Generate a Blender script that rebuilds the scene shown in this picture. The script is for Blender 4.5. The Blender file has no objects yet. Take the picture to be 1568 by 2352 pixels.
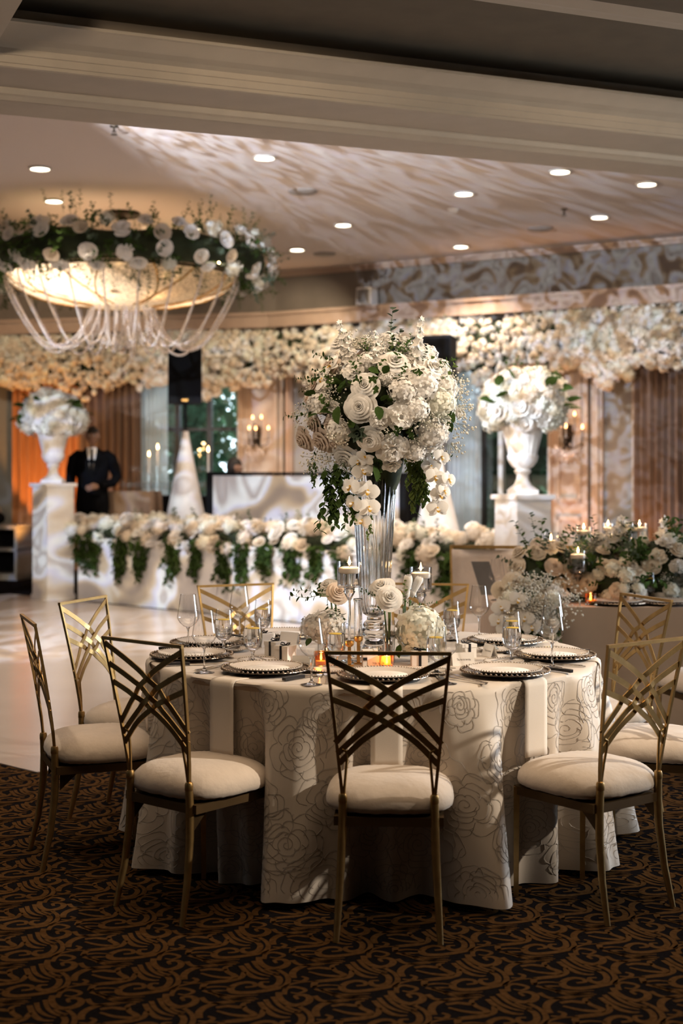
import bpy, math, random
from mathutils import Vector, Matrix, Quaternion
R = math.radians
rnd = random.Random(11)
C = bpy.context.scene.collection
scn = bpy.context.scene
# ------------------------------------------------------------------ camera
F, PX, PY, EYE = 3267.0, 784.0, 1072.0, 1.535      # focal length, vanishing point (pixels), eye height (m)
cd = bpy.data.cameras.new('camera'); cam = bpy.data.objects.new('camera', cd); C.objects.link(cam)
cd.sensor_fit = 'VERTICAL'; cd.sensor_height = 36.0; cd.lens = F * 36.0 / 2352.0
cd.shift_y = (PY - 1176.0) / 2352.0
cam.location = (0, 0, EYE); cam.rotation_euler = (R(90), 0, 0)
cd.clip_start = 0.1; cd.clip_end = 200
cd.dof.use_dof = True; cd.dof.focus_distance = 5.55; cd.dof.aperture_fstop = 2.2
scn.camera = cam
# ------------------------------------------------------------------ colour and exposure
vs = scn.view_settings
vs.view_transform = 'Standard'; vs.look = 'None'; vs.exposure = 0.75; vs.gamma = 1.0; vs.use_curve_mapping = False
cy = scn.cycles
cy.max_bounces = 10; cy.diffuse_bounces = 3; cy.glossy_bounces = 4; cy.transmission_bounces = 10; cy.transparent_max_bounces = 24
cy.caustics_reflective = False; cy.caustics_refractive = False
cy.sample_clamp_indirect = 4.0; cy.use_light_tree = True
cy.use_adaptive_sampling = True; cy.adaptive_threshold = 0.025
# ------------------------------------------------------------------ world: hazy bright daylight outside
w = bpy.data.worlds.new('world'); scn.world = w; w.use_nodes = True
bg = w.node_tree.nodes['Background']; bg.inputs[0].default_value = (0.72, 0.86, 1.0, 1); bg.inputs[1].default_value = 5.5
# ------------------------------------------------------------------ lights of the room
def aim(o, target):
    d = Vector(target) - Vector(o.location)
    o.rotation_mode = 'QUATERNION'; o.rotation_quaternion = d.to_track_quat('-Z', 'Y')
def spot(name, loc, target, power, color, angle, blend=0.4, size=0.05):
    l = bpy.data.lights.new(name, 'SPOT'); l.energy = power; l.color = color; l.spot_size = R(angle); l.spot_blend = blend
    l.shadow_soft_size = size
    o = bpy.data.objects.new(name, l); C.objects.link(o); o.location = loc; aim(o, target); return o
def point(name, loc, power, color, size=0.05):
    l = bpy.data.lights.new(name, 'POINT'); l.energy = power; l.color = color; l.shadow_soft_size = size
    o = bpy.data.objects.new(name, l); C.objects.link(o); o.location = loc; return o
def area(name, loc, target, power, color, sx, sy):
    l = bpy.data.lights.new(name, 'AREA'); l.shape = 'RECTANGLE'; l.size = sx; l.size_y = sy; l.energy = power; l.color = color
    o = bpy.data.objects.new(name, l); C.objects.link(o); o.location = loc; aim(o, target); return o
WARM = (1.0, 0.72, 0.46); AMBER = (1.0, 0.42, 0.10)
# pin spot at the right, high, on the near table
spot('table_pin_spot', (5.2, 4.2, 3.30), (0.40, 5.75, 1.38), 760, (1.0, 0.86, 0.70), 36, 0.7, 0.05)
# fill spot added over the left of the carpet to brighten it
spot('carpet_fill_spot', (-2.2, 5.6, 3.5), (-1.8, 5.9, 0), 55, (1.0, 0.80, 0.60), 56, 0.8, 0.06)
# soft fill added at the left front, lifting the shaded side of the flowers
spot('flower_fill_spot', (-2.3, 2.4, 3.25), (0.05, 5.8, 1.75), 190, (1.0, 0.80, 0.60), 22, 0.9, 0.3)
# soft overhead wash of the carpeted room
area('room_wash', (0.3, 4.75, 3.28), (0.3, 4.75, 0), 37, (1.0, 0.74, 0.50), 3.2, 2.6)
# row of unseen fill spots, added to lighten the dropped beam
for wx in (-2.4, -1.0, 0.4, 1.8, 3.2): spot('beam_fill_spot', (wx, 3.1, 3.2), (wx * 1.25, 6.6, 3.50), 105, (1.0, 0.82, 0.62), 50, 0.9, 0.08)
# daylight entering by the tall window in the right wall
for wy in (7.4, 8.9): area('window_daylight', (5.95, wy, 1.75), (0.2, 6.3, 0.9), 18, (0.80, 0.89, 1.0), 0.9, 2.2).data.spread = R(80)
# gobo projectors: swirling marble slide in front of a lamp
def gobo(name, loc, target, power, angle, scale, seed, blend=0.15):
    o = spot(name, loc, target, power, (0.86, 0.94, 1.0), angle, blend, 0.02)
    l = o.data; l.use_nodes = True; nt = l.node_tree; N = nt.nodes; L = nt.links
    em = [n for n in N if n.type == 'EMISSION'][0]
    tc = N.new('ShaderNodeTexCoord'); sep = N.new('ShaderNodeSeparateXYZ'); L.new(tc.outputs['Normal'], sep.inputs[0])
    dx = N.new('ShaderNodeMath'); dx.operation = 'DIVIDE'; L.new(sep.outputs[0], dx.inputs[0]); L.new(sep.outputs[2], dx.inputs[1])
    dy = N.new('ShaderNodeMath'); dy.operation = 'DIVIDE'; L.new(sep.outputs[1], dy.inputs[0]); L.new(sep.outputs[2], dy.inputs[1])
    cmb = N.new('ShaderNodeCombineXYZ'); L.new(dx.outputs[0], cmb.inputs[0]); L.new(dy.outputs[0], cmb.inputs[1]); cmb.inputs[2].default_value = seed
    n1 = N.new('ShaderNodeTexNoise'); n1.inputs['Scale'].default_value = scale; n1.inputs['Detail'].default_value = 1.0; n1.inputs['Distortion'].default_value = 1.6
    L.new(cmb.outputs[0], n1.inputs['Vector'])
    rp = N.new('ShaderNodeValToRGB'); e = rp.color_ramp.elements
    e[0].position = 0.36; e[0].color = (0.12, 0.09, 0.08, 1)
    e[1].position = 0.70; e[1].color = (0.90, 0.94, 1.0, 1)
    for p, c in ((0.43, (0.42, 0.28, 0.16, 1)), (0.475, (0.62, 0.52, 0.42, 1)), (0.51, (0.62, 0.66, 0.95, 1)), (0.56, (0.95, 0.98, 1.0, 1)), (0.63, (0.30, 0.27, 0.30, 1))):
        k = e.new(p); k.color = c
    L.new(n1.outputs['Fac'], rp.inputs[0]); L.new(rp.outputs[0], em.inputs['Color'])
    return o
gobo('gobo_projector', (-2.4, 7.5, 3.1), (3.3, 14.4, 4.6), 2500, 62, 36, 0.3, 0.4)
gobo('gobo_projector_low', (-4.6, 8.2, 3.0), (-2.3, 14.4, 0.55), 1800, 50, 11, 4.7, 0.45)
# amber floor uplights on the drapes and wall panels
for loc, tgt, p, col in (((-4.05, 18.75, 0.25), (-4.25, 19.6, 2.2), 110, AMBER), ((-3.45, 18.7, 0.25), (-3.3, 19.4, 2.4), 60, AMBER),
                    ((-1.02, 18.05, 0.3), (-1.08, 18.85, 2.4), 55, (1.0, 0.55, 0.28)), ((2.55, 16.1, 0.25), (2.72, 16.65, 2.2), 36, (1.0, 0.36, 0.09)),
                    ((3.35, 15.6, 0.25), (3.6, 16.1, 2.4), 26, AMBER)):
    spot('amber_uplight', loc, tgt, p, col, 75, 0.8, 0.06)
# ------------------------------------------------------------------ helpers
def at(px, py, Y):
    return Vector(((px - PX) * Y / F, Y, EYE - (py - PY) * Y / F))
class MB:
    def __init__(s): s.v = []; s.f = []; s.m = []; s.s = []
    def add(s, vs_, fs, mat=0, smooth=True, M=None):
        n = len(s.v)
        for p in vs_:
            p = Vector(p); s.v.append(tuple(M @ p if M is not None else p))
        for f in fs:
            s.f.append(tuple(i + n for i in f)); s.m.append(mat); s.s.append(smooth)
        return s
    def join(s, o, M=None, mat=None):
        n = len(s.v)
        s.v += [tuple(M @ Vector(p)) if M is not None else p for p in o.v]
        s.f += [tuple(i + n for i in f) for f in o.f]
        s.m += o.m if mat is None else [mat] * len(o.m); s.s += o.s
        return s
    def box(s, c, d, mat=0, M=None, taper=1.0):
        x, y, z = c; a, b, h = d[0] / 2, d[1] / 2, d[2] / 2; t = taper
        vs_ = [(x - a, y - b, z - h), (x + a, y - b, z - h), (x + a, y + b, z - h), (x - a, y + b, z - h),
               (x - a * t, y - b * t, z + h), (x + a * t, y - b * t, z + h), (x + a * t, y + b * t, z + h), (x - a * t, y + b * t, z + h)]
        return s.add(vs_, [(3, 2, 1, 0), (4, 5, 6, 7), (0, 1, 5, 4), (1, 2, 6, 5), (2, 3, 7, 6), (3, 0, 4, 7)], mat, False, M)
    def tube(s, path, rad, n=8, mat=0, caps=True, M=None, flat=1.0):
        path = [Vector(p) for p in path]; k = len(path)
        rad = rad if isinstance(rad, (list, tuple)) else [rad] * k
        vs_ = []; up = None
        for i, p in enumerate(path):
            t = (path[min(i + 1, k - 1)] - path[max(i - 1, 0)])
            t = t.normalized() if t.length > 1e-9 else Vector((0, 0, 1))
            if up is None: up = Vector((0, 1, 0)) if abs(t.y) < 0.9 else Vector((1, 0, 0))
            a = t.cross(up); a = a.normalized() if a.length > 1e-6 else t.orthogonal().normalized()
            b = a.cross(t).normalized(); up = b
            for j in range(n):
                q = 2 * math.pi * j / n
                vs_.append(p + (a * math.cos(q) + b * math.sin(q) * flat) * rad[i])
        fs = [(i * n + j, i * n + (j + 1) % n, (i + 1) * n + (j + 1) % n, (i + 1) * n + j) for i in range(k - 1) for j in range(n)]
        if caps: fs += [tuple(range(n))[::-1], tuple((k - 1) * n + j for j in range(n))]
        return s.add(vs_, fs, mat, True, M)
    def lathe(s, prof, n=24, mat=0, M=None, flute=None, closed=False):
        vs_ = []
        for r, z in prof:
            for j in range(n):
                q = 2 * math.pi * j / n; rr = r * (flute(q, z) if flute else 1.0)
                vs_.append((rr * math.cos(q), rr * math.sin(q), z))
        k = len(prof); fs = []
        for i in range(k if closed else k - 1):
            i2 = (i + 1) % k
            for j in range(n): fs.append((i * n + j, i * n + (j + 1) % n, i2 * n + (j + 1) % n, i2 * n + j))
        return s.add(vs_, fs, mat, True, M)
    def grid(s, fn, nu, nv, mat=0, M=None, wrapu=False):
        vs_ = [fn(i / (nu if wrapu else nu - 1), j / (nv - 1)) for j in range(nv) for i in range(nu)]
        fs = []
        for j in range(nv - 1):
            for i in range(nu if wrapu else nu - 1):
                i2 = (i + 1) % nu
                fs.append((j * nu + i, j * nu + i2, (j + 1) * nu + i2, (j + 1) * nu + i))
        return s.add(vs_, fs, mat, True, M)
    def ico(s, c, r, mat=0, M=None, sub=0):
        key = sub
        V, Fc = ICO[key]; c = Vector(c)
        rr = r if isinstance(r, (list, tuple)) else (r, r, r)
        return s.add([(c.x + p[0] * rr[0], c.y + p[1] * rr[1], c.z + p[2] * rr[2]) for p in V], Fc, mat, True, M)
    def ribbon(s, path, width, thick, normals, mat=0):
        """bar of rectangular section: width across the path inside the sheet, thick along the sheet's normal"""
        path = [Vector(p) for p in path]; k = len(path); vs_ = []
        for i, p in enumerate(path):
            t = (path[min(i + 1, k - 1)] - path[max(i - 1, 0)]).normalized()
            nn = Vector(normals[i] if isinstance(normals, list) else normals); b = t.cross(nn).normalized(); nn = b.cross(t).normalized()
            wd = width[i] if isinstance(width, list) else width
            for sx, sy in ((-1, -1), (1, -1), (1, 1), (-1, 1)): vs_.append(p + b * wd / 2 * sx + nn * thick / 2 * sy)
        fs = [(i * 4 + j, i * 4 + (j + 1) % 4, (i + 1) * 4 + (j + 1) % 4, (i + 1) * 4 + j) for i in range(k - 1) for j in range(4)]
        fs += [(3, 2, 1, 0), ((k - 1) * 4, (k - 1) * 4 + 1, (k - 1) * 4 + 2, (k - 1) * 4 + 3)]
        return s.add(vs_, fs, mat, False)
    def mesh(s, name, mats, smooth=None):
        me = bpy.data.meshes.new(name); me.from_pydata(s.v, [], s.f)
        for m in (mats if isinstance(mats, (list, tuple)) else [mats]): me.materials.append(m)
        me.polygons.foreach_set('material_index', s.m)
        me.polygons.foreach_set('use_smooth', s.s if smooth is None else [smooth] * len(s.s))
        me.update()
        if any(s.s): me.set_sharp_from_angle(angle=R(48))
        return me
    def build(s, name, mats, parent=None, smooth=None, loc=None):
        return put(name, s.mesh(name, mats, smooth), parent, loc)
def put(name, me, parent=None, loc=None, quat=None, scale=None):
    o = bpy.data.objects.new(name, me); C.objects.link(o)
    if parent is not None: o.parent = parent
    if loc is not None: o.location = loc
    if quat is not None: o.rotation_mode = 'QUATERNION'; o.rotation_quaternion = quat
    if scale is not None: o.scale = (scale, scale, scale) if isinstance(scale, (int, float)) else scale
    return o
def tag(o, label=None, cat=None, group=None, kind=None):
    if label: o['label'] = label
    if cat: o['category'] = cat
    if group: o['group'] = group
    if kind: o['kind'] = kind
    return o
def thing(name, label, cat, loc=(0, 0, 0), rz=0.0, group=None):
    o = bpy.data.objects.new(name, None); C.objects.link(o); o.location = loc; o.rotation_euler = (0, 0, rz)
    o.empty_display_size = 0.1
    return tag(o, label, cat, group)
def copy_tree(o, parent=None):
    c = o.copy(); C.objects.link(c)
    if parent is not None: c.parent = parent
    for ch in list(o.children): copy_tree(ch, c)
    return c
def face(d, spin=0.0):
    return Vector(d).to_track_quat('Z', 'Y') @ Quaternion((0, 0, 1), spin)
def TRS(loc, q=None, s=1.0):
    M = Matrix.Translation(Vector(loc))
    if q is not None: M = M @ q.to_matrix().to_4x4()
    return M @ (Matrix.Scale(s, 4) if isinstance(s, (int, float)) else Matrix.Diagonal((s[0], s[1], s[2], 1)))
def crom(pts, n=6):
    pts = [Vector(p) for p in pts]; P = [pts[0] * 2 - pts[1]] + pts + [pts[-1] * 2 - pts[-2]]; out = []
    for i in range(1, len(P) - 2):
        a, b, c, d = P[i - 1:i + 3]
        for k in range(n):
            t = k / n
            out.append(0.5 * ((2 * b) + (c - a) * t + (2 * a - 5 * b + 4 * c - d) * t * t + (3 * b - a - 3 * c + d) * t ** 3))
    out.append(pts[-1]); return out
def smooth(a, b, x):
    t = min(1, max(0, (x - a) / (b - a))); return t * t * (3 - 2 * t)
def _ico():
    p = (1 + 5 ** 0.5) / 2
    V = [Vector(q).normalized() for q in ((-1, p, 0), (1, p, 0), (-1, -p, 0), (1, -p, 0), (0, -1, p), (0, 1, p), (0, -1, -p), (0, 1, -p), (p, 0, -1), (p, 0, 1), (-p, 0, -1), (-p, 0, 1))]
    Fc = [(0, 11, 5), (0, 5, 1), (0, 1, 7), (0, 7, 10), (0, 10, 11), (1, 5, 9), (5, 11, 4), (11, 10, 2), (10, 7, 6), (7, 1, 8), (3, 9, 4), (3, 4, 2), (3, 2, 6), (3, 6, 8), (3, 8, 9), (4, 9, 5), (2, 4, 11), (6, 2, 10), (8, 6, 7), (9, 8, 1)]
    out = {0: (V, Fc)}
    for lv in (1, 2, 3):
        V2 = list(out[lv - 1][0]); mid = {}; F2 = []
        def m(a, b):
            k = (min(a, b), max(a, b))
            if k not in mid: mid[k] = len(V2); V2.append((V2[a] + V2[b]).normalized())
            return mid[k]
        for a, b, c in out[lv - 1][1]:
            x, y, z = m(a, b), m(b, c), m(c, a); F2 += [(a, x, z), (b, y, x), (c, z, y), (x, y, z)]
        out[lv] = (V2, F2)
    return out
ICO = _ico()
# ------------------------------------------------------------------ materials (all node based)
def mat(name, col, rough=0.5, metal=0.0, spec=0.5, var=0.0, vscale=8.0, bump=0.0, bscale=60.0, sheen=0.0, trans=0.0, ior=1.45, objvar=0.0, stretch=None, sub=0.0):
    m = bpy.data.materials.new(name); m.use_nodes = True; nt = m.node_tree; N = nt.nodes; L = nt.links
    p = N['Principled BSDF']
    p.inputs['Base Color'].default_value = (*col, 1); p.inputs['Roughness'].default_value = rough; p.inputs['Metallic'].default_value = metal
    p.inputs['Specular IOR Level'].default_value = spec; p.inputs['Sheen Weight'].default_value = sheen
    p.inputs['Transmission Weight'].default_value = trans; p.inputs['IOR'].default_value = ior
    tc = N.new('ShaderNodeTexCoord'); vec = tc.outputs['Object']
    if stretch:
        mp = N.new('ShaderNodeMapping'); mp.inputs['Scale'].default_value = stretch; L.new(vec, mp.inputs[0]); vec = mp.outputs[0]
    if var > 0 or objvar > 0:
        nz = N.new('ShaderNodeTexNoise'); nz.inputs['Scale'].default_value = vscale; nz.inputs['Detail'].default_value = 3
        L.new(vec, nz.inputs['Vector'])
        mr = N.new('ShaderNodeMapRange'); mr.inputs[1].default_value = 0.3; mr.inputs[2].default_value = 0.7
        mr.inputs[3].default_value = 1 - var; mr.inputs[4].default_value = 1 + var; L.new(nz.outputs['Fac'], mr.inputs[0])
        val = mr.outputs[0]
        if objvar > 0:
            oi = N.new('ShaderNodeObjectInfo'); m2 = N.new('ShaderNodeMapRange'); m2.inputs[3].default_value = 1 - objvar; m2.inputs[4].default_value = 1 + objvar
            L.new(oi.outputs['Random'], m2.inputs[0]); mu = N.new('ShaderNodeMath'); mu.operation = 'MULTIPLY'; L.new(val, mu.inputs[0]); L.new(m2.outputs[0], mu.inputs[1]); val = mu.outputs[0]
        sc = N.new('ShaderNodeVectorMath'); sc.operation = 'SCALE'; sc.inputs[0].default_value = col; L.new(val, sc.inputs['Scale']); L.new(sc.outputs[0], p.inputs['Base Color'])
    if bump > 0:
        b2 = N.new('ShaderNodeTexNoise'); b2.inputs['Scale'].default_value = bscale; b2.inputs['Detail'].default_value = 4; L.new(vec, b2.inputs['Vector'])
        bp = N.new('ShaderNodeBump'); bp.inputs['Strength'].default_value = bump; bp.inputs['Distance'].default_value = 0.01; L.new(b2.outputs['Fac'], bp.inputs['Height']); L.new(bp.outputs[0], p.inputs['Normal'])
    return m
def emit(name, col, strength):
    m = bpy.data.materials.new(name); m.use_nodes = True; nt = m.node_tree; nt.nodes.clear()
    e = nt.nodes.new('ShaderNodeEmission'); e.inputs[0].default_value = (*col, 1); e.inputs[1].default_value = strength
    o = nt.nodes.new('ShaderNodeOutputMaterial'); nt.links.new(e.outputs[0], o.inputs[0]); return m
def thin(name, tint=(1, 1, 1), edge=0.35, ior=1.5, rough=0.0):
    """thin-walled clear glass: Fresnel mix of a mirror and a clear pass-through"""
    m = bpy.data.materials.new(name); m.use_nodes = True; nt = m.node_tree; N = nt.nodes; L = nt.links; N.clear()
    tr = N.new('ShaderNodeBsdfTransparent'); gl = N.new('ShaderNodeBsdfGlossy'); gl.inputs['Roughness'].default_value = rough
    lw = N.new('ShaderNodeLayerWeight'); lw.inputs['Blend'].default_value = 0.45
    rp = N.new('ShaderNodeValToRGB'); rp.color_ramp.elements[0].position = 0.45; rp.color_ramp.elements[0].color = (*tint, 1)
    rp.color_ramp.elements[1].position = 1.0; rp.color_ramp.elements[1].color = tuple(t * edge for t in tint) + (1,)
    L.new(lw.outputs['Facing'], rp.inputs[0]); L.new(rp.outputs[0], tr.inputs[0])
    l2 = N.new('ShaderNodeLayerWeight'); l2.inputs['Blend'].default_value = 0.5
    pw = N.new('ShaderNodeMath'); pw.operation = 'POWER'; pw.inputs[1].default_value = 4.5; L.new(l2.outputs['Facing'], pw.inputs[0])
    fr = N.new('ShaderNodeMapRange'); fr.inputs[3].default_value = ((ior - 1) / (ior + 1)) ** 2 * 2.6; fr.inputs[4].default_value = 0.8; L.new(pw.outputs[0], fr.inputs[0])
    mx = N.new('ShaderNodeMixShader'); L.new(fr.outputs[0], mx.inputs[0]); L.new(tr.outputs[0], mx.inputs[1]); L.new(gl.outputs[0], mx.inputs[2])
    o = N.new('ShaderNodeOutputMaterial'); L.new(mx.outputs[0], o.inputs[0]); return m
def glass(name, col=(1, 1, 1), ior=1.45, rough=0.0):
    m = bpy.data.materials.new(name); m.use_nodes = True; nt = m.node_tree; N = nt.nodes; N.clear()
    g = N.new('ShaderNodeBsdfGlass'); g.inputs['Color'].default_value = (*col, 1); g.inputs['IOR'].default_value = ior; g.inputs['Roughness'].default_value = rough
    o = N.new('ShaderNodeOutputMaterial'); nt.links.new(g.outputs[0], o.inputs[0]); return m
def translucent(name, col, trans=0.5, var=0.0, vscale=10, clear=0.0):
    m = bpy.data.materials.new(name); m.use_nodes = True; nt = m.node_tree; N = nt.nodes; L = nt.links; N.clear()
    d = N.new('ShaderNodeBsdfDiffuse'); d.inputs[0].default_value = (*col, 1); t = N.new('ShaderNodeBsdfTranslucent'); t.inputs[0].default_value = (*col, 1)
    if var > 0:
        tc = N.new('ShaderNodeTexCoord'); oi = N.new('ShaderNodeObjectInfo')
        nz = N.new('ShaderNodeTexNoise'); nz.inputs['Scale'].default_value = vscale; L.new(tc.outputs['Object'], nz.inputs['Vector'])
        ad = N.new('ShaderNodeMath'); ad.operation = 'ADD'; L.new(nz.outputs['Fac'], ad.inputs[0]); L.new(oi.outputs['Random'], ad.inputs[1])
        mr = N.new('ShaderNodeMapRange'); mr.inputs[1].default_value = 0.4; mr.inputs[2].default_value = 1.6; mr.inputs[3].default_value = 1 - var; mr.inputs[4].default_value = 1 + var * 0.3; L.new(ad.outputs[0], mr.inputs[0])
        sc = N.new('ShaderNodeVectorMath'); sc.operation = 'SCALE'; sc.inputs[0].default_value = col; L.new(mr.outputs[0], sc.inputs['Scale'])
        L.new(sc.outputs[0], d.inputs[0]); L.new(sc.outputs[0], t.inputs[0])
    mx = N.new('ShaderNodeMixShader'); mx.inputs[0].default_value = trans; L.new(d.outputs[0], mx.inputs[1]); L.new(t.outputs[0], mx.inputs[2]); out = mx.outputs[0]
    if clear > 0:
        tp = N.new('ShaderNodeBsdfTransparent'); m2 = N.new('ShaderNodeMixShader'); m2.inputs[0].default_value = clear; L.new(out, m2.inputs[1]); L.new(tp.outputs[0], m2.inputs[2]); out = m2.outputs[0]
    o = N.new('ShaderNodeOutputMaterial'); L.new(out, o.inputs[0]); return m
M_ceil = mat('ceiling_paint', (0.63, 0.545, 0.495), 0.9, bump=0.15, bscale=220)
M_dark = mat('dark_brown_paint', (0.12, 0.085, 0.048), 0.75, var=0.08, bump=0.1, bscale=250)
M_beam = mat('taupe_trim_paint', (0.46, 0.37, 0.27), 0.6, var=0.04, bump=0.06, bscale=200)
M_soffit = mat('dark_wallpaper', (0.20, 0.17, 0.14), 0.8, var=0.12, vscale=3)
M_band = mat('tan_trim_paint', (0.46, 0.33, 0.25), 0.55, var=0.06)
M_wall = mat('grey_wall_paint', (0.26, 0.255, 0.245), 0.85, var=0.04)
M_panel = mat('cream_panel_paint', (0.44, 0.36, 0.29), 0.6, var=0.04)
M_frame = mat('window_frame_paint', (0.62, 0.60, 0.55), 0.5, var=0.04)
M_mull = mat('bronze_window_metal', (0.035, 0.026, 0.02), 0.4, var=0.1)
M_drape = mat('brown_drape_fabric', (0.17, 0.10, 0.065), 0.85, var=0.15, stretch=(6, 6, 0.4), sheen=0.2)
M_drape_o = mat('rust_drape_fabric', (0.42, 0.17, 0.06), 0.8, var=0.2, stretch=(6, 6, 0.4), sheen=0.2)
M_sheer = translucent('sheer_voile', (0.80, 0.84, 0.86), 0.6, clear=0.12)
M_carpet = mat('carpet_black_pile', (0.011, 0.0095, 0.010), 1.0, var=0.25, vscale=90, bump=0.4, bscale=500, spec=0.0)
M_scroll = mat('carpet_brown_pile', (0.105, 0.053, 0.020), 1.0, var=0.22, vscale=60, bump=0.5, bscale=500, spec=0.0)
M_dance = mat('white_vinyl_floor', (0.54, 0.475, 0.42), 0.16, var=0.05, vscale=1.2, spec=0.6, bump=0.02, bscale=3)
M_gold = mat('antique_gold_metal', (0.46, 0.30, 0.12), 0.40, 0.92, var=0.14, vscale=25, bump=0.05, bscale=120)
M_gold_d = mat('dark_gold_metal', (0.13, 0.08, 0.035), 0.5, 0.7, var=0.15)
M_seat = mat('ivory_velvet', (0.62, 0.52, 0.425), 0.85, sheen=0.35, var=0.05, vscale=14, bump=0.25, bscale=35)
M_nap = mat('ivory_napkin_linen', (0.74, 0.66, 0.57), 0.8, var=0.03, bump=0.15, bscale=700)
M_white = mat('white_lacquer', (0.80, 0.77, 0.73), 0.45, var=0.03)
M_fiber = mat('white_scrim_cloth', (0.80, 0.77, 0.75), 0.8, var=0.04)
M_urn = mat('white_plaster', (0.78, 0.74, 0.69), 0.7, var=0.06, bump=0.1, bscale=40)
M_black = mat('matte_black', (0.006, 0.006, 0.007), 0.7, spec=0.2, var=0.2)
M_blackf = mat('black_cloth', (0.006, 0.006, 0.007), 0.9, spec=0.1, var=0.2)
M_grille = mat('speaker_grille', (0.004, 0.004, 0.0045), 0.9, 0.0, spec=0.1, bump=0.6, bscale=300)
M_tan = mat('tan_tablecloth', (0.30, 0.20, 0.13), 0.85, var=0.08)
M_cloth2 = mat('beige_tablecloth', (0.52, 0.40, 0.30), 0.85, var=0.05, bump=0.1, bscale=400)
M_char = mat('smoked_silver_glass', (0.30, 0.235, 0.18), 0.22, 0.75, var=0.2, vscale=30)
M_plate = mat('ivory_porcelain', (0.70, 0.62, 0.54), 0.22, var=0.03)
M_bead = mat('silver_bead_rim', (0.45, 0.39, 0.32), 0.25, 0.7, var=0.15)
M_paper = mat('white_card', (0.86, 0.82, 0.77), 0.75, var=0.02)
M_ink = mat('grey_ink', (0.12, 0.10, 0.09), 0.8, var=0.1)
M_ribbon = mat('black_ribbon', (0.012, 0.012, 0.016), 0.35, var=0.2)
M_steel = mat('polished_cutlery_steel', (0.62, 0.58, 0.53), 0.18, 1.0, var=0.05)
M_handle = mat('black_knife_handle', (0.012, 0.012, 0.014), 0.35, var=0.2)
M_glass = thin('wine_glass_wall', (1, 1, 1), 0.55, 1.5)
M_crystal = glass('solid_clear_glass', (1, 1, 1), 1.48)
M_water = glass('drinking_water', (1, 1, 1), 1.33)
M_ice = thin('ice', (0.97, 0.98, 1.0), 0.9, 1.31)
M_lemon = mat('lemon_slice', (0.80, 0.55, 0.06), 0.4, var=0.15, vscale=60)
M_wax = translucent('white_candle_wax', (0.90, 0.84, 0.76), 0.35)
M_flame = emit('candle_flame', (1.0, 0.58, 0.22), 22)
M_amber = thin('amber_mercury_glass', (1.0, 0.62, 0.25), 0.5, 1.6, 0.1)
M_goldv = mat('gold_votive_metal', (0.62, 0.37, 0.13), 0.25, 0.95, var=0.15, vscale=40)
M_petal = translucent('white_petal', (0.91, 0.88, 0.83), 0.22, var=0.10, vscale=12)
M_petal_c = translucent('cream_petal', (0.84, 0.74, 0.60), 0.22, var=0.14, vscale=12)
M_petal_b = translucent('blush_petal', (0.82, 0.69, 0.58), 0.22, var=0.12, vscale=12)
M_hyd = translucent('hydrangea_petal', (0.88, 0.87, 0.76), 0.22, var=0.14, vscale=16)
M_lip = mat('orchid_lip_yellow', (0.72, 0.42, 0.05), 0.5, var=0.2, vscale=60)
M_breath = translucent('baby_breath_white', (0.86, 0.82, 0.72), 0.2, var=0.15)
M_leaf = translucent('green_leaf', (0.055, 0.095, 0.026), 0.25, var=0.45, vscale=6)
M_leaf_l = translucent('light_green_leaf', (0.16, 0.22, 0.06), 0.3, var=0.35, vscale=6)
M_euc = translucent('grey_green_leaf', (0.10, 0.135, 0.095), 0.2, var=0.3, vscale=6)
M_stem = mat('green_stem', (0.09, 0.15, 0.035), 0.5, var=0.2)
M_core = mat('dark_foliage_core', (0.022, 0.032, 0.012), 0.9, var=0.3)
M_fairy = emit('fairy_bulb', (1.0, 0.66, 0.30), 18)
M_bulb = emit('chandelier_bulb', (1.0, 0.74, 0.42), 6)
M_down = emit('downlight_lens', (1.0, 0.86, 0.66), 9)
M_flick = emit('sconce_bulb', (1.0, 0.42, 0.16), 7)
M_bronze = mat('aged_bronze', (0.06, 0.045, 0.03), 0.45, 0.8, var=0.2)
M_beads = mat('crystal_bead', (0.80, 0.72, 0.66), 0.08, 0.35, spec=1.0, objvar=0.0, var=0.25, vscale=70)
M_suit = mat('black_suit_wool', (0.005, 0.005, 0.006), 0.9, spec=0.06, var=0.2)
M_skin = mat('skin', (0.36, 0.20, 0.13), 0.55, var=0.06)
M_lips = mat('lips', (0.30, 0.12, 0.09), 0.5, var=0.05)
M_hair = mat('dark_hair', (0.015, 0.011, 0.009), 0.6, var=0.3, stretch=(30, 30, 4))
M_bark = mat('tree_bark', (0.07, 0.05, 0.035), 0.9, var=0.3)
M_tleaf = translucent('tree_leaf', (0.12, 0.21, 0.12), 0.4, var=0.5, vscale=0.7)
M_grass = mat('lawn', (0.05, 0.10, 0.03), 0.95, var=0.3, vscale=1.5)
M_grey = mat('grey_painted_metal', (0.25, 0.24, 0.23), 0.5, var=0.08)
M_wpane = thin('window_pane_glass', (0.93, 0.97, 0.95), 0.8, 1.5)
M_greyfab = mat('slate_grey_napkin', (0.20, 0.20, 0.21), 0.85, var=0.05)
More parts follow.
